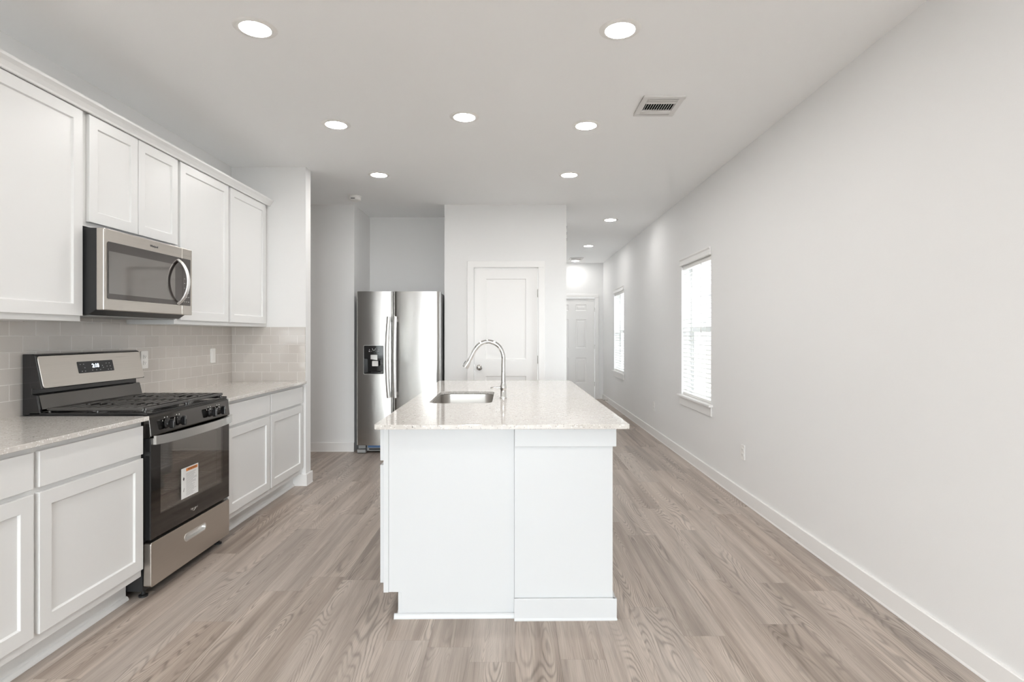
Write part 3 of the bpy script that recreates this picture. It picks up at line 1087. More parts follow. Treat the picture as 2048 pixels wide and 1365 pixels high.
for r_ in range(6):
    for c_ in range(3):
        yy, zz = ybr + 0.022 + 0.021 * c_, 1.50 + 0.028 * r_
        obj('button', MB().box(-2.0184, -2.0180, yy - 0.005, yy + 0.005, zz - 0.002, zz + 0.002), 'icon', cp)
pts = []
for i in range(17):
    a = -1 + 2 * i / 16
    pts.append((-2.020 + 0.062 * (1 - a * a) ** 0.75, 3.388, 1.616 + 0.131 * a))
obj('handle', MB().tube(pts, 0.0135, 14, flat=0.62, up=(0, 1, 0)), 'satin_l', mw)
obj('logo', text_mesh('Whirlpool', 0.0165, lambda u, v, n: (-2.0205 + n, 3.163 + u, 1.793 + v)), 'dgrey', mw)

# ================================================================== RANGE
RY0, RY1 = 2.775, 3.540
rg = thing('gas_range', 'freestanding stainless and black gas range between the base cabinets', 'stove', (-2.1, 3.157, 0))
bd = MB()
bd.box(XL + 0.02, -1.830, RY0 + 0.001, RY0 + 0.02, 0.035, 0.90).box(XL + 0.02, -1.830, RY1 - 0.02, RY1 - 0.001, 0.035, 0.90)
bd.box(XL + 0.02, XL + 0.04, RY0 + 0.02, RY1 - 0.02, 0.035, 0.90)
bd.box(XL + 0.04, -1.830, RY0 + 0.02, RY1 - 0.02, 0.035, 0.30)
bd.box(XL + 0.04, -1.830, RY0 + 0.02, RY1 - 0.02, 0.80, 0.90)
bd.box(XL + 0.04, -1.830, RY0 + 0.02, RY0 + 0.07, 0.30, 0.80).box(XL + 0.04, -1.830, RY1 - 0.07, RY1 - 0.02, 0.30, 0.80)
obj('body', bd, 'black_m', rg)
cav = MB()
cav.box(XL + 0.05, -1.835, RY0 + 0.071, RY0 + 0.074, 0.33, 0.78).box(XL + 0.05, -1.835, RY1 - 0.074, RY1 - 0.071, 0.33, 0.78)
cav.box(XL + 0.05, XL + 0.055, RY0 + 0.075, RY1 - 0.075, 0.33, 0.78).box(XL + 0.056, -1.835, RY0 + 0.075, RY1 - 0.075, 0.325, 0.33)
obj('oven_cavity', cav, 'cavity', rg)
for zz in (0.46, 0.60):
    rk = MB()
    for i in range(13):
        yy = RY0 + 0.09 + i * (RY1 - RY0 - 0.18) / 12
        rk.tube([(XL + 0.07, yy, zz), (-1.85, yy, zz)], 0.0022, 6)
    rk.tube([(-1.85, RY0 + 0.08, zz), (-1.85, RY1 - 0.08, zz)], 0.004, 8).tube([(-2.1, RY0 + 0.08, zz), (-2.1, RY1 - 0.08, zz)], 0.003, 8)
    obj('oven_rack', rk, 'satin', rg)
# cooktop pan with a raised rim
ck = MB().box(XL + 0.055, -1.806, RY0, RY1, 0.9005, 0.907)
ck.box(XL + 0.055, -1.806, RY0, RY0 + 0.012, 0.907, 0.914).box(XL + 0.055, -1.806, RY1 - 0.012, RY1, 0.907, 0.914)
ck.box(-1.822, -1.806, RY0 + 0.012, RY1 - 0.012, 0.907, 0.911)
obj('cooktop', ck, 'black', rg, bevel=0.003)
GX0, GX1 = -2.315, -1.822
ym = 0.5 * (RY0 + RY1)
for (ya, yb) in ((RY0 + 0.016, ym - 0.002), (ym + 0.002, RY1 - 0.016)):
    gr = MB()
    zt0, zt1 = 0.925, 0.9365
    wd = 0.014
    gr.box(GX0, GX0 + wd, ya, yb, zt0, zt1).box(GX1 - wd, GX1, ya, yb, zt0 - 0.004, zt1)
    gr.box(GX0 + wd, GX1 - wd, ya, ya + wd, zt0 - 0.003, zt1).box(GX0 + wd, GX1 - wd, yb - wd, yb, zt0 - 0.003, zt1)
    xm = 0.5 * (GX0 + GX1)
    gr.box(xm - 0.006, xm + 0.006, ya + wd, yb - wd, zt0, zt1)
    L_ = yb - ya
    for k in range(1, 5):
        for half in (0, 1):
            xs0 = GX0 + wd if half == 0 else xm + 0.006
            xs1 = xm - 0.006 if half == 0 else GX1 - wd
            xx = xs0 + (xs1 - xs0) * k / 5
            g0 = 0.036 if k in (2, 3) else 0.010
            gr.box(xx - 0.0075, xx + 0.0075, ya + wd, ya + L_ / 2 - g0, zt0, zt1)
            gr.box(xx - 0.0075, xx + 0.0075, ya + L_ / 2 + g0, yb - wd, zt0, zt1)
    for xx in (GX0 + 0.01, xm, GX1 - 0.012):
        for yy in (ya + 0.008, yb - 0.008):
            gr.box(xx - 0.006, xx + 0.006, yy - 0.005, yy + 0.005, 0.9072, zt0 - 0.001)
    obj('grate', gr, 'iron', rg, bevel=0.003)
for xx in (GX0 + 0.13, GX1 - 0.125):
    for yy in (RY0 + 0.195, RY1 - 0.195):
        bq = obj('burner_base', MB().lathe([(0.046, 0), (0.046, 0.004), (0.036, 0.009)], (xx, yy, 0.9072), 'z', 28), 'satin', rg)
        obj('burner_cap', MB().lathe([(0.034, 0.0092), (0.036, 0.012), (0.034, 0.016), (0.0, 0.0168)], (xx, yy, 0.9072), 'z', 28), 'iron', bq)
# control panel
cpl = obj('control_panel', MB().prism([(-1.829, 0.79), (-1.797, 0.79), (-1.787, 0.800), (-1.797, 0.890), (-1.806, 0.900), (-1.829, 0.900)], lambda p, q, s_: (p, s_, q), RY0, RY1), 'gloss_b', rg, bevel=0.002)
for yy in (2.905, 3.008, 3.317, 3.414):
    kb = MB().lathe([(0.0, 0), (0.026, 0.0), (0.026, 0.006), (0.020, 0.010), (0.018, 0.018), (0.0, 0.020)], (-1.790, yy, 0.843), 'x', 24)
    kk = obj('knob', kb, 'black', rg)
    obj('grip', MB().prism(rrect(yy - 0.0085, yy + 0.0085, 0.843 - 0.025, 0.843 + 0.025, 0.007, 4), lambda p, q, s_: (s_, p, q), -1.772, -1.750), 'black', kk, bevel=0.003)
    obj('pointer_mark', MB().box(-1.7498, -1.7494, yy - 0.001, yy + 0.001, 0.850, 0.866), 'icon', kk)
for yy in (2.905, 3.008, 3.317, 3.414):
    for a in (0.5, 1.2, 1.9, 2.6):
        py, pz = yy + 0.034 * math.cos(a), 0.843 + 0.034 * math.sin(a)
        px = -1.7877 - (pz - 0.80) * 0.111
        obj('dial_mark', MB().box(px, px + 0.0012, py - 0.0022, py + 0.0022, pz - 0.0022, pz + 0.0022), 'white_p', cpl)
# oven door: black glass frame round a see-through window
OZ0, OZ1 = 0.288, 0.788
OW = (2.853, 3.465, 0.395, 0.745)
XD = -1.790
dm = MB()
dm.box(XD - 0.036, XD, RY0 + 0.004, OW[0], OZ0, OZ1).box(XD - 0.036, XD, OW[1], RY1 - 0.004, OZ0, OZ1)
dm.box(XD - 0.036, XD, OW[0], OW[1], OZ0, OW[2]).box(XD - 0.036, XD, OW[0], OW[1], OW[3], OZ1)
od = obj('oven_door', dm, 'bglass', rg)
obj('door_edge', MB().box(XD - 0.037, XD + 0.001, RY0 + 0.0005, RY0 + 0.0038, OZ0, OZ1), 'black', od)
obj('window', MB().box(XD - 0.006, XD - 0.0004, OW[0], OW[1], OW[2], OW[3]), 'oglass', od)
hd = MB()
pr = []
N = 24
for i in range(N + 1):
    a = -1 + 2 * i / N
    yy = ym + a * (RY1 - RY0 - 0.016) / 2
    xo = XD + 0.014 + 0.052 * math.sqrt(max(0.0, 1 - (a * 0.985) ** 2)) ** 1.0
    pr.append((xo, yy))
for i in range(N):
    (xa, ya), (xb, yb) = pr[i], pr[i + 1]
    th = 0.012
    hd.add([(xa, ya, 0.757), (xb, yb, 0.757), (xb, yb, 0.800), (xa, ya, 0.800),
            (xa - th, ya, 0.757), (xb - th, yb, 0.757), (xb - th, yb, 0.800), (xa - th, ya, 0.800)],
           [(0, 1, 2, 3), (4, 7, 6, 5), (3, 2, 6, 7), (0, 4, 5, 1)] + ([(0, 3, 7, 4)] if i == 0 else []) + ([(1, 5, 6, 2)] if i == N - 1 else []), True)
hd.box(XD, XD + 0.016, RY0 + 0.010, RY0 + 0.03, 0.757, 0.787).box(XD, XD + 0.016, RY1 - 0.03, RY1 - 0.010, 0.757, 0.787)
obj('handle', hd, 'satin', od)
SY0, SY1, SZ0, SZ1 = 3.030, 3.192, 0.412, 0.576
st = obj('warning_sticker', MB().box(XD, XD + 0.0005, SY0, SY1, SZ0, SZ1), 'paper', od, label='white paper sticker with an orange heading')
obj('orange_heading', MB().box(XD + 0.0006, XD + 0.0008, SY0 + 0.045, SY1 - 0.008, SZ1 - 0.022, SZ1 - 0.006), 'orange', st)
ln = MB()
random.seed(3)
z = SZ1 - 0.034
while z > SZ0 + 0.012:
    ln.box(XD + 0.0006, XD + 0.0008, SY0 + 0.045, SY1 - 0.012 - random.random() * 0.05, z - 0.0016, z)
    z -= 0.0062
obj('small_print', ln, 'ink_g', st)
cy0, cz0 = SY0 + 0.022, SZ1 - 0.058
obj('warning_icon', MB().prism([(cy0 - 0.008, cz0), (cy0, cz0 - 0.011), (cy0 + 0.008, cz0), (cy0, cz0 + 0.011)], lambda p, q, s_: (s_, p, q), XD + 0.0006, XD + 0.0008), 'ink', st)
obj('warning_icon', MB().prism([(cy0 - 0.004, cz0 - 0.068), (cy0 - 0.001, cz0 - 0.070), (cy0 + 0.006, cz0 - 0.050), (cy0 + 0.003, cz0 - 0.049)], lambda p, q, s_: (s_, p, q), XD + 0.0006, XD + 0.0008), 'ink', st)
obj('heading_lettering', text_mesh('WARNING', 0.017, lambda u, v, n: (XD + 0.0008 + n, 0.5 * (SY0 + SY1) + 0.022 + u, SZ1 - 0.014 + v), 0.0001), 'ink', st)
lg = text_mesh('Whirlpool', 0.017, lambda u, v, n: (XD + 0.0002 + n, 3.150 + u, 0.333 + v))
el = [(XD + 0.001, 3.150 + 0.017 * math.cos(a), 0.333 + 0.011 * math.sin(a) + 0.004 * math.cos(a)) for a in [2.6 + 3.6 * i / 16 for i in range(17)]]
lg.tube(el, 0.0011, 6)
obj('logo', lg, 'satin', od)
# warming drawer with a pocket pull
DZ0, DZ1 = 0.053, 0.272
PYa, PYb, PZa, PZb = 3.062, 3.268, 0.175, 0.213
dwr = MB()
n_ = 8
outer = rrect(RY0 + 0.002, RY1 - 0.002, DZ0, DZ1, 0.012, n_)
inner = rrect(PYa, PYb, PZa, PZb, 0.018, n_)
K = len(outer)
XDf = -1.789
vs = [(XDf, p, q) for p, q in outer] + [(XDf, p, q) for p, q in inner] + [(XDf - 0.038, p, q) for p, q in outer] + [(XDf - 0.020, p, q) for p, q in inner]
fs = []
for i in range(K):
    j = (i + 1) % K
    fs += [(i, j, K + j, K + i), (i, 2 * K + i, 2 * K + j, j), (K + i, K + j, 3 * K + j, 3 * K + i)]
fs.append([2 * K + i for i in range(K)])
fs.append([3 * K + i for i in range(K)])
dwr.add(vs, fs)
dw = obj('warming_drawer', dwr, 'steel', rg, bevel=0.0025)
pu = MB()
o2 = rrect(PYa - 0.003, PYb + 0.003, PZa - 0.003, PZb + 0.003, 0.020, n_)
vs = [(XDf + 0.002, p, q) for p, q in o2] + [(XDf + 0.002, p, q) for p, q in rrect(PYa + 0.004, PYb - 0.004, PZa + 0.004, PZb - 0.004, 0.015, n_)] + \
     [(XDf + 0.0002, p, q) for p, q in o2] + [(XDf - 0.019, p, q) for p, q in rrect(PYa + 0.006, PYb - 0.006, PZa + 0.006, PZb - 0.004, 0.013, n_)]
fs = []
for i in range(K):
    j = (i + 1) % K
    fs += [(i, j, K + j, K + i), (i, 2 * K + i, 2 * K + j, j), (K + i, K + j, 3 * K + j, 3 * K + i)]
fs.append([3 * K + i for i in range(K)])
pu.add(vs, fs)
obj('pull', pu, 'satin_l', dw, label='pale pocket pull')
for (xx, yy) in ((-1.845, RY0 + 0.03), (-1.845, RY1 - 0.03), (XL + 0.07, RY0 + 0.03), (XL + 0.07, RY1 - 0.03)):
    obj('foot', MB().lathe([(0.021, 0.0), (0.021, 0.008), (0.009, 0.012), (0.009, 0.035)], (xx, yy, 0.0), 'z', 16), 'black_m', rg)
# backguard
bgd = MB().prism([(XL + 0.02, 0.902), (-2.330, 0.902), (-2.350, 1.000), (-2.372, 1.003), (-2.372, 1.032), (-2.322, 1.030), (-2.357, 1.196), (-2.372, 1.203), (XL + 0.02, 1.203)],
                 lambda p, q, s_: (p, s_, q), RY0, RY1)
bgo = obj('backguard', bgd, 'black', rg, bevel=0.003)
obj('riser_panel', MB().prism([(-2.3299, 0.916), (-2.3285, 0.916), (-2.3482, 0.998), (-2.3496, 0.998)], lambda p, q, s_: (p, s_, q), RY0 + 0.012, RY1 - 0.004), 'gloss_b', bgo)
sl = Vector((-2.357 + 2.322, 0, 1.196 - 1.030)).normalized()
nr = Vector((sl.z, 0, -sl.x))
p0 = Vector((-2.322, 0, 1.030))
fl = (Vector((-2.357, 0, 1.196)) - p0).length


def onface(p, q, s_):
    v = p0 + sl * q + nr * s_
    return (v.x, p, v.z)


obj('steel_face', MB().prism(rrect(RY0 + 0.006, RY1 - 0.004, 0.003, fl - 0.004, 0.014, 5), onface, 0.0005, 0.004), 'steel', bgo, bevel=0.0015)
dp = obj('display_panel', MB().prism(rrect(3.020, 3.286, 0.062, 0.125, 0.004, 3), onface, 0.0042, 0.0052), 'black_m', bgo)
tx = text_mesh('2:18', 0.030, lambda u, v, n: onface(3.148 + u, 0.098 + v, 0.0053 + n), 0.0003)
obj('clock_digits', tx, 'clock', bgo, label='glowing clock digits')
for (yy, q) in ((3.040, 0.110), (3.064, 0.110), (3.068, 0.090), (3.045, 0.072), (3.068, 0.072), (3.20, 0.096), (3.205, 0.085), (3.232, 0.108), (3.256, 0.108), (3.235, 0.090), (3.260, 0.090), (3.240, 0.072), (3.262, 0.072), (3.12, 0.074), (3.15, 0.074), (3.18, 0.074)):
    obj('button', MB().prism([(yy - 0.003, q - 0.002), (yy + 0.003, q - 0.002), (yy + 0.003, q + 0.002), (yy - 0.003, q + 0.002)], onface, 0.0053, 0.0055), 'icon', dp)

# ================================================================== FRIDGE
FX0, FX1 = -1.728, -0.813
FG = -1.330
fz = thing('refrigerator', 'stainless side by side refrigerator with ice dispenser in the alcove', 'refrigerator', (-1.27, 6.5, 0))
obj('body', MB().box(FX0 + 0.004, FX1 - 0.002 + 0.004, 6.235, 6.925, 0.03, 1.752), 'vgrey', fz, bevel=0.004)


def fridge_door(x0, x1, hole=None):
    """bowed door from y=6.225 forward; hole=(x0,x1,z0,z1) is a pocket"""
    yb_, yf_ = 6.226, 6.152
    z0, z1 = 0.095, 1.769
    xs_ = [x0 + (x1 - x0) * i / 24 for i in range(25)]
    if hole:
        xs_ = sorted(set(xs_ + [hole[0], hole[1]]))
    zs_ = [z0, z1] if not hole else [z0, hole[2], hole[3], z1]

    def yy(x):
        a = 2 * (x - x0) / (x1 - x0) - 1
        e = max(0.0, abs(a) - 0.93) / 0.07
        return yf_ - 0.020 * (1 - a * a) + 0.018 * e * e
    mb_ = MB()
    nx, nz = len(xs_), len(zs_)
    vs_ = [(x, yy(x), z) for z in zs_ for x in xs_]
    fs_ = []
    for k in range(nz - 1):
        for i in range(nx - 1):
            if hole and k == 1 and xs_[i] >= hole[0] - 1e-6 and xs_[i + 1] <= hole[1] + 1e-6:
                continue
            fs_.append((k * nx + i, k * nx + i + 1, (k + 1) * nx + i + 1, (k + 1) * nx + i))
    mb_.add(vs_, fs_, True)
    # rim back to the gasket plane
    loop = [(x, yy(x), z0) for x in xs_] + [(x1, yy(x1), z) for z in zs_[1:]] + [(x, yy(x), z1) for x in xs_[::-1][1:]] + [(x0, yy(x0), z) for z in zs_[::-1][1:-1]]
    n2 = len(loop)
    mb_.add(loop + [(p[0], yb_, p[2]) for p in loop], [(i, n2 + i, n2 + (i + 1) % n2, (i + 1) % n2) for i in range(n2)] + [[n2 + i for i in range(n2)]])
    if hole:
        hx = [x for x in xs_ if hole[0] - 1e-6 <= x <= hole[1] + 1e-6]
        lp = [(x, yy(x), hole[2]) for x in hx] + [(x, yy(x), hole[3]) for x in hx[::-1]]
        n3 = len(lp)
        mb_.add(lp + [(p[0], 6.215, p[2]) for p in lp], [(i, (i + 1) % n3, n3 + (i + 1) % n3, n3 + i) for i in range(n3)] + [[n3 + i for i in range(n3)][::-1]])
    return mb_, yy


HX0, HX1, HZ0, HZ1 = -1.645, -1.420, 0.866, 1.184
ld, yl = fridge_door(FX0, FG - 0.004, (HX0 + 0.004, HX1 - 0.004, HZ0 + 0.004, 1.184 - 0.004))
ldo = obj('door', ld, 'steel_v', fz)
rd_, yr_ = fridge_door(FG + 0.004, FX1)
rdo = obj('door', rd_, 'steel_v', fz)
# dispenser set into the left door
ring = MB()
yfr = yl(0.5 * (HX0 + HX1)) - 0.003
o1 = rrect(HX0, HX1, HZ0, HZ1, 0.014, 4)
i1 = rrect(HX0 + 0.005, HX1 - 0.005, HZ0 + 0.005, HZ1 - 0.005, 0.010, 4)
K = len(o1)
vs = [(p, yfr, q) for p, q in o1] + [(p, yfr, q) for p, q in i1] + [(p, yfr + 0.010, q) for p, q in o1] + [(p, yfr + 0.010, q) for p, q in i1]
fs = []
for i in range(K):
    j = (i + 1) % K
    fs += [(i, j, K + j, K + i), (i, 2 * K + i, 2 * K + j, j), (K + i, K + j, 3 * K + j, 3 * K + i), (2 * K + i, 3 * K + i, 3 * K + j, 2 * K + j)]
ring.add(vs, fs)
obj('dispenser_frame', ring, 'satin', ldo)
zc = 1.035
obj('dispenser_controls', MB().box(HX0 + 0.006, HX1 - 0.006, yfr + 0.004, yfr + 0.03, zc, HZ1 - 0.006), 'black', ldo)
pk = MB()
pk.box(HX0 + 0.006, HX1 - 0.006, 6.200, 6.2145, HZ0 + 0.006, zc - 0.001)
pk.box(HX0 + 0.006, HX0 + 0.012, yfr + 0.006, 6.1995, HZ0 + 0.006, zc - 0.001).box(HX1 - 0.012, HX1 - 0.006, yfr + 0.006, 6.1995, HZ0 + 0.006, zc - 0.001)
pk.box(HX0 + 0.0125, HX1 - 0.0125, yfr + 0.006, 6.1995, HZ0 + 0.006, HZ0 + 0.022)
obj('dispenser_recess', pk, 'black', ldo)
obj('ice_chute', MB().prism([(-1.568, 1.030), (-1.492, 1.020), (-1.492, 1.080), (-1.568, 1.080)], lambda p, q, s_: (p, s_, q), yfr - 0.001, yfr + 0.0035), 'satin', ldo, bevel=0.002)
obj('paddle', MB().prism(rrect(-1.556, -1.490, 0.955, 1.013, 0.006, 3), lambda p, q, s_: (p, s_, q), yfr + 0.02, yfr + 0.03), 'white_p', ldo)
obj('drip_tray', MB().lathe([(0.0, 0.0225), (0.040, 0.0225), (0.042, 0.026), (0.036, 0.026), (0.030, 0.0245), (0, 0.0245)], (-1.525, yfr + 0.030, HZ0), 'z', 24), 'dgrey', ldo)
ii = MB()
for (xx, zz, hw_, hh_) in ((-1.580, 1.118, 0.007, 0.006), (-1.486, 1.118, 0.009, 0.006), (-1.580, 1.137, 0.004, 0.003), (-1.480, 1.137, 0.006, 0.003), (-1.557, 1.118, 0.003, 0.003), (-1.510, 1.118, 0.003, 0.003)):
    ii.box(xx - hw_, xx + hw_, yfr + 0.0032, yfr + 0.0038, zz - hh_, zz + hh_)
ii.tube([(-1.549, yfr + 0.003, 1.150), (-1.545, yfr + 0.003, 1.133), (-1.532, yfr + 0.003, 1.127), (-1.519, yfr + 0.003, 1.133), (-1.515, yfr + 0.003, 1.150)], 0.004, 6)
obj('dispenser_icons', ii, 'grey_p', ldo)


def fridge_handle(x, dx, par, ysf):
    mbh = MB()
    pts_ = []
    for i in range(21):
        a = -1 + 2 * i / 20
        pts_.append((x + dx * (1 - a * a), 6.098 - 0.020 * (1 - a * a), 1.055 + 0.440 * a))
    mbh.tube(pts_, 0.021, 12, flat=0.5, up=(1, 0, 0))
    for zz in (1.055 - 0.40, 1.055 + 0.40):
        mbh.box(x - 0.011, x + 0.011, 6.095, ysf, zz - 0.018, zz + 0.018)
    obj('handle', mbh, 'satin_l', par)


fridge_handle(FG - 0.034, -0.016, ldo, 6.150)
fridge_handle(FG + 0.036, -0.004, rdo, 6.150)
obj('logo', text_mesh('Whirlpool', 0.020, lambda u, v, n: (-0.97 + u, yr_(-0.97) - 0.0004 - n, 1.695 + v)), 'satin', rdo)
gl = MB().box(-1.625, FX1 - 0.02, 6.20, 6.225, 0.022, 0.088)
obj('toe_grille', gl, 'grey_p', fz, bevel=0.003)
gs = MB().box(-1.60, FX1 - 0.04, 6.196, 6.1995, 0.034, 0.050)
obj('grille_slot', gs, 'black_m', fz)
obj('blue_film_strip', MB().box(-1.612, FX1 - 0.03, 6.190, 6.1955, 0.060, 0.094), 'blue_film', fz, label='strip of blue protective film')
for (xa, xb) in ((FX0 + 0.006, -1.632), (FX1 - 0.096, FX1 - 0.006)):
    w_m = MB().box(xa, xb, 6.165, 6.235, 0.008, 0.044).box(xa + 0.012, xb, 6.175, 6.235, 0.052, 0.090)
    obj('leg_cover', w_m, 'grey_p', fz, bevel=0.003)
    obj('leveling_leg', MB().lathe([(0.016, 0.0), (0.016, 0.006), (0.008, 0.010), (0.008, 0.05)], (0.5 * (xa + xb), 6.26, 0.0), 'z', 12), 'black_m', fz)
for xx in (FX0 + 0.05, FX1 - 0.05):
    obj('rear_roller', MB().lathe([(0.015, -0.012), (0.015, 0.012)], (xx, 6.88, 0.015), 'x', 16), 'black_m', fz)
    obj('hinge_cover', MB().box(xx - 0.03, xx + 0.03, 6.20, 6.30, 1.7525, 1.7685), 'vgrey', fz, bevel=0.003)

# ================================================================== ISLAND (turned very slightly against the room)
PIV = Vector((0.0, 2.505, 0.0))
TH = math.radians(0.70)
RM = Matrix.Rotation(TH, 3, 'Z')


def ith(o, org):
    """place a thing built in unturned island coordinates"""
    o.location = PIV + RM @ (Vector(org) - PIV)
    o.rotation_euler = (0, 0, TH)
    return o


IY1 = 4.915
cut = rrect(-0.498, -0.126, 3.287, 3.985, 0.070, 8)
oute = rrect(-0.625, 0.512, 2.505, IY1, 0.014, 8)
org = (-0.05, 3.7, CT)


def plate_with_hole(outer, hole, z0, z1):
    """ring plate between two outlines with equal point counts"""
    K_ = len(outer)
    v_ = [(p, q, z1) for p, q in outer] + [(p, q, z1) for p, q in hole] + [(p, q, z0) for p, q in outer] + [(p, q, z0) for p, q in hole]
    f_ = []
    for i in range(K_):
        j = (i + 1) % K_
        f_ += [(i, j, K_ + j, K_ + i), (i, 2 * K_ + i, 2 * K_ + j, j), (K_ + i, K_ + j, 3 * K_ + j, 3 * K_ + i), (2 * K_ + i, 3 * K_ + i, 3 * K_ + j, 2 * K_ + j)]
    return MB().add(v_, f_)


ic_ = obj('island_countertop', plate_with_hole(oute, cut, CT - CTH, CT), 'quartz', org=org, bevel=0.002)
tag(ith(ic_, org), 'large speckled quartz countertop of the island with the sink cutout', 'countertop')

# sink bowl under the cutout
org = (-0.31, 3.63, CT - CTH - 0.21)
sk = thing('kitchen_sink', 'stainless undermount sink in the island countertop', 'sink', org)
zt = CT - CTH - 0.0008
bw = MB()
rings_ = []
for (ins, z_, rr) in ((-0.020, zt, 0.085), (0.003, zt, 0.068), (0.004, zt - 0.01, 0.067), (0.010, zt - 0.165, 0.062), (0.022, zt - 0.185, 0.055), (0.050, zt - 0.195, 0.04)):
    rings_.append([(p, q, z_) for p, q in rrect(-0.498 + ins, -0.126 - ins, 3.287 + ins, 3.985 - ins, rr, 8)])
K = len(rings_[0])
vs = [p for r_ in rings_ for p in r_]
fs = []
for i in range(len(rings_) - 1):
    for k in range(K):
        j = (k + 1) % K
        fs.append((i * K + k, i * K + j, (i + 1) * K + j, (i + 1) * K + k))
e = (len(rings_) - 1) * K
fs.append([e + k for k in range(K)])
bw.add(vs, fs, True)
so = obj('bowl', bw, 'steel_sink', sk)
sm_ = so.modifiers.new('solid', 'SOLIDIFY')
sm_.thickness = 0.0012
sm_.offset = -1.0
obj('drain', MB().lathe([(0.0, 0.0), (0.030, 0.0), (0.044, 0.003), (0.046, 0.001)], (-0.31, 3.63, zt - 0.194), 'z', 28), 'chrome', sk)
ith(sk, org)

# faucet
FXc, FYc = -0.060, 3.545
org = (FXc, FYc, CT)
fc = thing('faucet', 'chrome gooseneck pull down faucet at the side of the island sink', 'faucet', org)
obj('base', MB().lathe([(0.0235, 0.0002), (0.0235, 0.004), (0.0195, 0.009), (0.0185, 0.045), (0.0175, 0.050), (0.0195, 0.056), (0.0205, 0.070), (0.0185, 0.084), (0.0150, 0.092), (0.0160, 0.098), (0.0148, 0.118), (0.0136, 0.150), (0.0134, 0.165)],
                       (FXc, FYc, CT), 'z', 28), 'chrome', fc)
npts = [(0.0, 0.160), (0.0, 0.215), (0.0, 0.262), (-0.012, 0.302), (-0.039, 0.336), (-0.089, 0.356), (-0.140, 0.344), (-0.178, 0.305), (-0.202, 0.259), (-0.212, 0.241)]


def smooth_path(p, sub=6):
    out = []
    P_ = [Vector((a_, b_)) for a_, b_ in p]
    P_ = [2 * P_[0] - P_[1]] + P_ + [2 * P_[-1] - P_[-2]]
    for i in range(1, len(P_) - 2):
        for k in range(sub):
            t_ = k / sub
            a_, b_, c_, d_ = P_[i - 1], P_[i], P_[i + 1], P_[i + 2]
            out.append(0.5 * ((2 * b_) + (c_ - a_) * t_ + (2 * a_ - 5 * b_ + 4 * c_ - d_) * t_ * t_ + (3 * b_ - a_ - 3 * c_ + d_) * t_ ** 3))
    out.append(P_[-2])
    return out


sp = smooth_path(npts)
obj('gooseneck', MB().tube([(FXc + q.x, FYc, CT + q.y) for q in sp], 0.0132, 16, up=(0, 1, 0)), 'chrome', fc)
hp = [(-0.2125, 0.2405), (-0.217, 0.232), (-0.236, 0.200), (-0.240, 0.193)]
obj('spray_head', MB().tube([(FXc + a_, FYc, CT + b_) for a_, b_ in hp], [0.0142, 0.0152, 0.0208, 0.0195], 18, up=(0, 1, 0)), 'chrome', fc)
obj('spray_button', MB().prism(rrect(-0.004, 0.004, -0.012, 0.012, 0.003, 3), lambda p, q, s_: (FXc - 0.2275 - 0.512 * q * -1 - 0.86 * s_, FYc + p, CT + 0.2155 + 0.86 * q + 0.51 * s_), 0.0170, 0.0200), 'dgrey', fc)
obj('lever', MB().tube([(FXc - 0.016, FYc, CT + 0.066), (FXc - 0.030, FYc - 0.002, CT + 0.066), (FXc - 0.052, FYc - 0.003, CT + 0.069), (FXc - 0.068, FYc - 0.004, CT + 0.066), (FXc - 0.078, FYc - 0.004, CT + 0.065), (FXc - 0.081, FYc - 0.004, CT + 0.065)],
                      [0.007, 0.005, 0.0042, 0.005, 0.0062, 0.003], 12), 'chrome', fc)
ith(fc, org)

# island cabinets (doors face the range), end panel faces the camera
org = (-0.3, 3.7, 0)
ik = thing('island_cabinet', 'white kitchen island cabinet block under the sink side of the island countertop', 'cabinet', org)
XI0, XI1 = -0.602, -0.002
YI0, YI1 = 2.606, 4.86
ztop = CT - CTH - 0.001
# carcass leaves room for the sink bowl
cb = MB()
cb.box(XI0, XI1, YI0, YI0 + 0.60, 0.115, ztop).box(XI0, XI1, 4.05, YI1, 0.115, ztop)
cb.box(XI0, XI0 + 0.02, YI0 + 0.60, 4.05, 0.115, ztop).box(XI1 - 0.02, XI1, YI0 + 0.60, 4.05, 0.115, ztop).box(XI0 + 0.02, XI1 - 0.02, YI0 + 0.60, 4.05, 0.115, 0.135)
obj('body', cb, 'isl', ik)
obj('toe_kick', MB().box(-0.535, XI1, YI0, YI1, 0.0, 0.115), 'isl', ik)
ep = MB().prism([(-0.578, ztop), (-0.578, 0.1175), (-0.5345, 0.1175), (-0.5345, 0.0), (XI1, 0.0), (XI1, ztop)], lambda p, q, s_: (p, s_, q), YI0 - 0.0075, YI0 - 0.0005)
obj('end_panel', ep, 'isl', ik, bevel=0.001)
obj('corner_stile', MB().box(XI0, -0.5785, YI0 - 0.0095, YI0 - 0.0005, 0.1165, ztop), 'isl', ik, bevel=0.001)
obj('toe_stile', MB().box(-0.5345, -0.520, YI0 - 0.0095, YI0 - 0.0076, 0.018, 0.115), 'isl', ik)
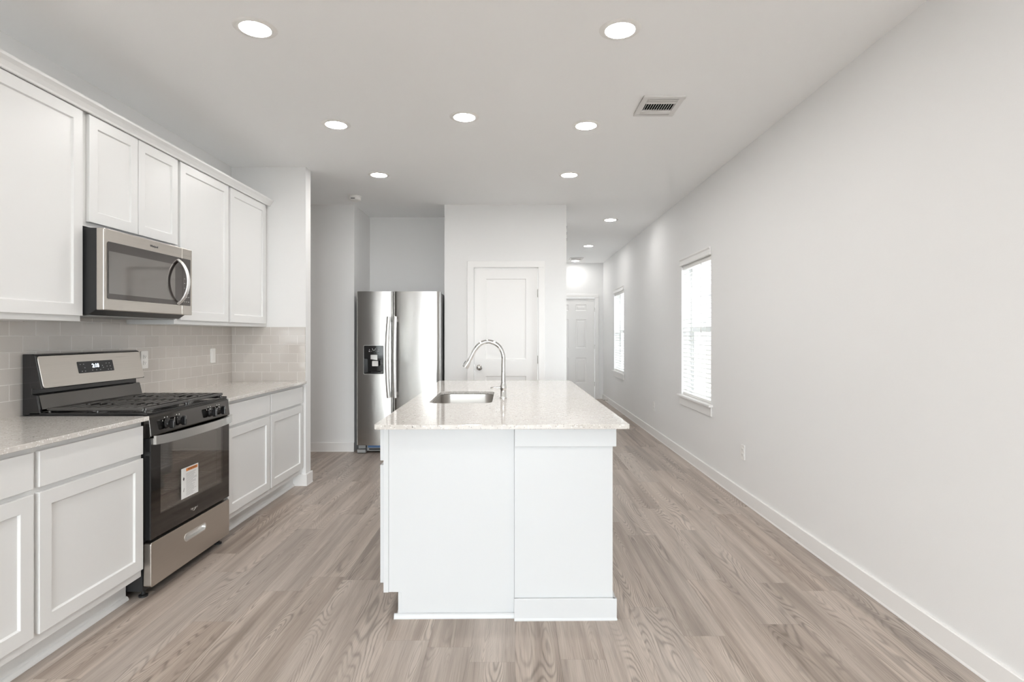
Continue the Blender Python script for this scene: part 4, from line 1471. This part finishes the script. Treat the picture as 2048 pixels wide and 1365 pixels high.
sh = [(0, 0)] + [(0.013 * math.cos(a), 0.022 * math.sin(a)) for a in [PI / 2 * i / 6 for i in range(7)]]
shm = MB().prism(sh, lambda p, q, s_: (s_, YI0 - 0.0096 - p, q), -0.552, XI1)
shm.prism(sh, lambda p, q, s_: (-0.535 - p, s_, q), YI0 - 0.0095, YI1)
obj('shoe_molding', shm, 'isl', ik)
edges = [2.612, 3.10, 3.60, 4.10, 4.475, 4.85]
for a_, b_ in zip(edges[:-1], edges[1:]):
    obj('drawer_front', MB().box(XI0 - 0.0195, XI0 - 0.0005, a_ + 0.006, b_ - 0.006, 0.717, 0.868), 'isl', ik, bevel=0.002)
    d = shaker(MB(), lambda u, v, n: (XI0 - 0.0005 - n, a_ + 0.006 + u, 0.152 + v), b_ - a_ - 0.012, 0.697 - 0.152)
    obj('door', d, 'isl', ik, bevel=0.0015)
ith(ik, org)

org = (0.23, 3.7, 0)
kw = thing('island_knee_wall', 'white knee wall block of the island with baseboard, on the walkway side', 'island wall', org)
KX0, KX1 = -0.0015, 0.448
KY0, KY1 = 2.580, 4.86
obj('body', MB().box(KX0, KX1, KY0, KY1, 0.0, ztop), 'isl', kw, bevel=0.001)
obj('corner_bead', MB().box(KX0, KX0 + 0.019, KY0 - 0.003, KY0 - 0.0005, 0.10, 0.79), 'isl', kw)
obj('top_trim', MB().box(KX0, KX1 + 0.014, KY0 - 0.016, KY0 - 0.0032, 0.790, ztop).box(KX1 + 0.0005, KX1 + 0.014, KY0 - 0.0032, KY1, 0.790, ztop), 'isl', kw, bevel=0.002)
prof = [(0, 0), (0.018, 0), (0.018, 0.004), (BT, 0.012), (BT, 0.094), (BT - 0.004, 0.098), (0, 0.098)]
bbm = MB().prism(prof, lambda p, q, s_: (s_, KY0 - 0.0032 - p, q), KX0 - 0.001, KX1 + 0.0155)
bbm.prism(prof, lambda p, q, s_: (KX1 + 0.0005 + p, s_, q), KY0 - 0.017, KY1)
obj('baseboard', bbm, 'isl', kw)
ith(kw, org)
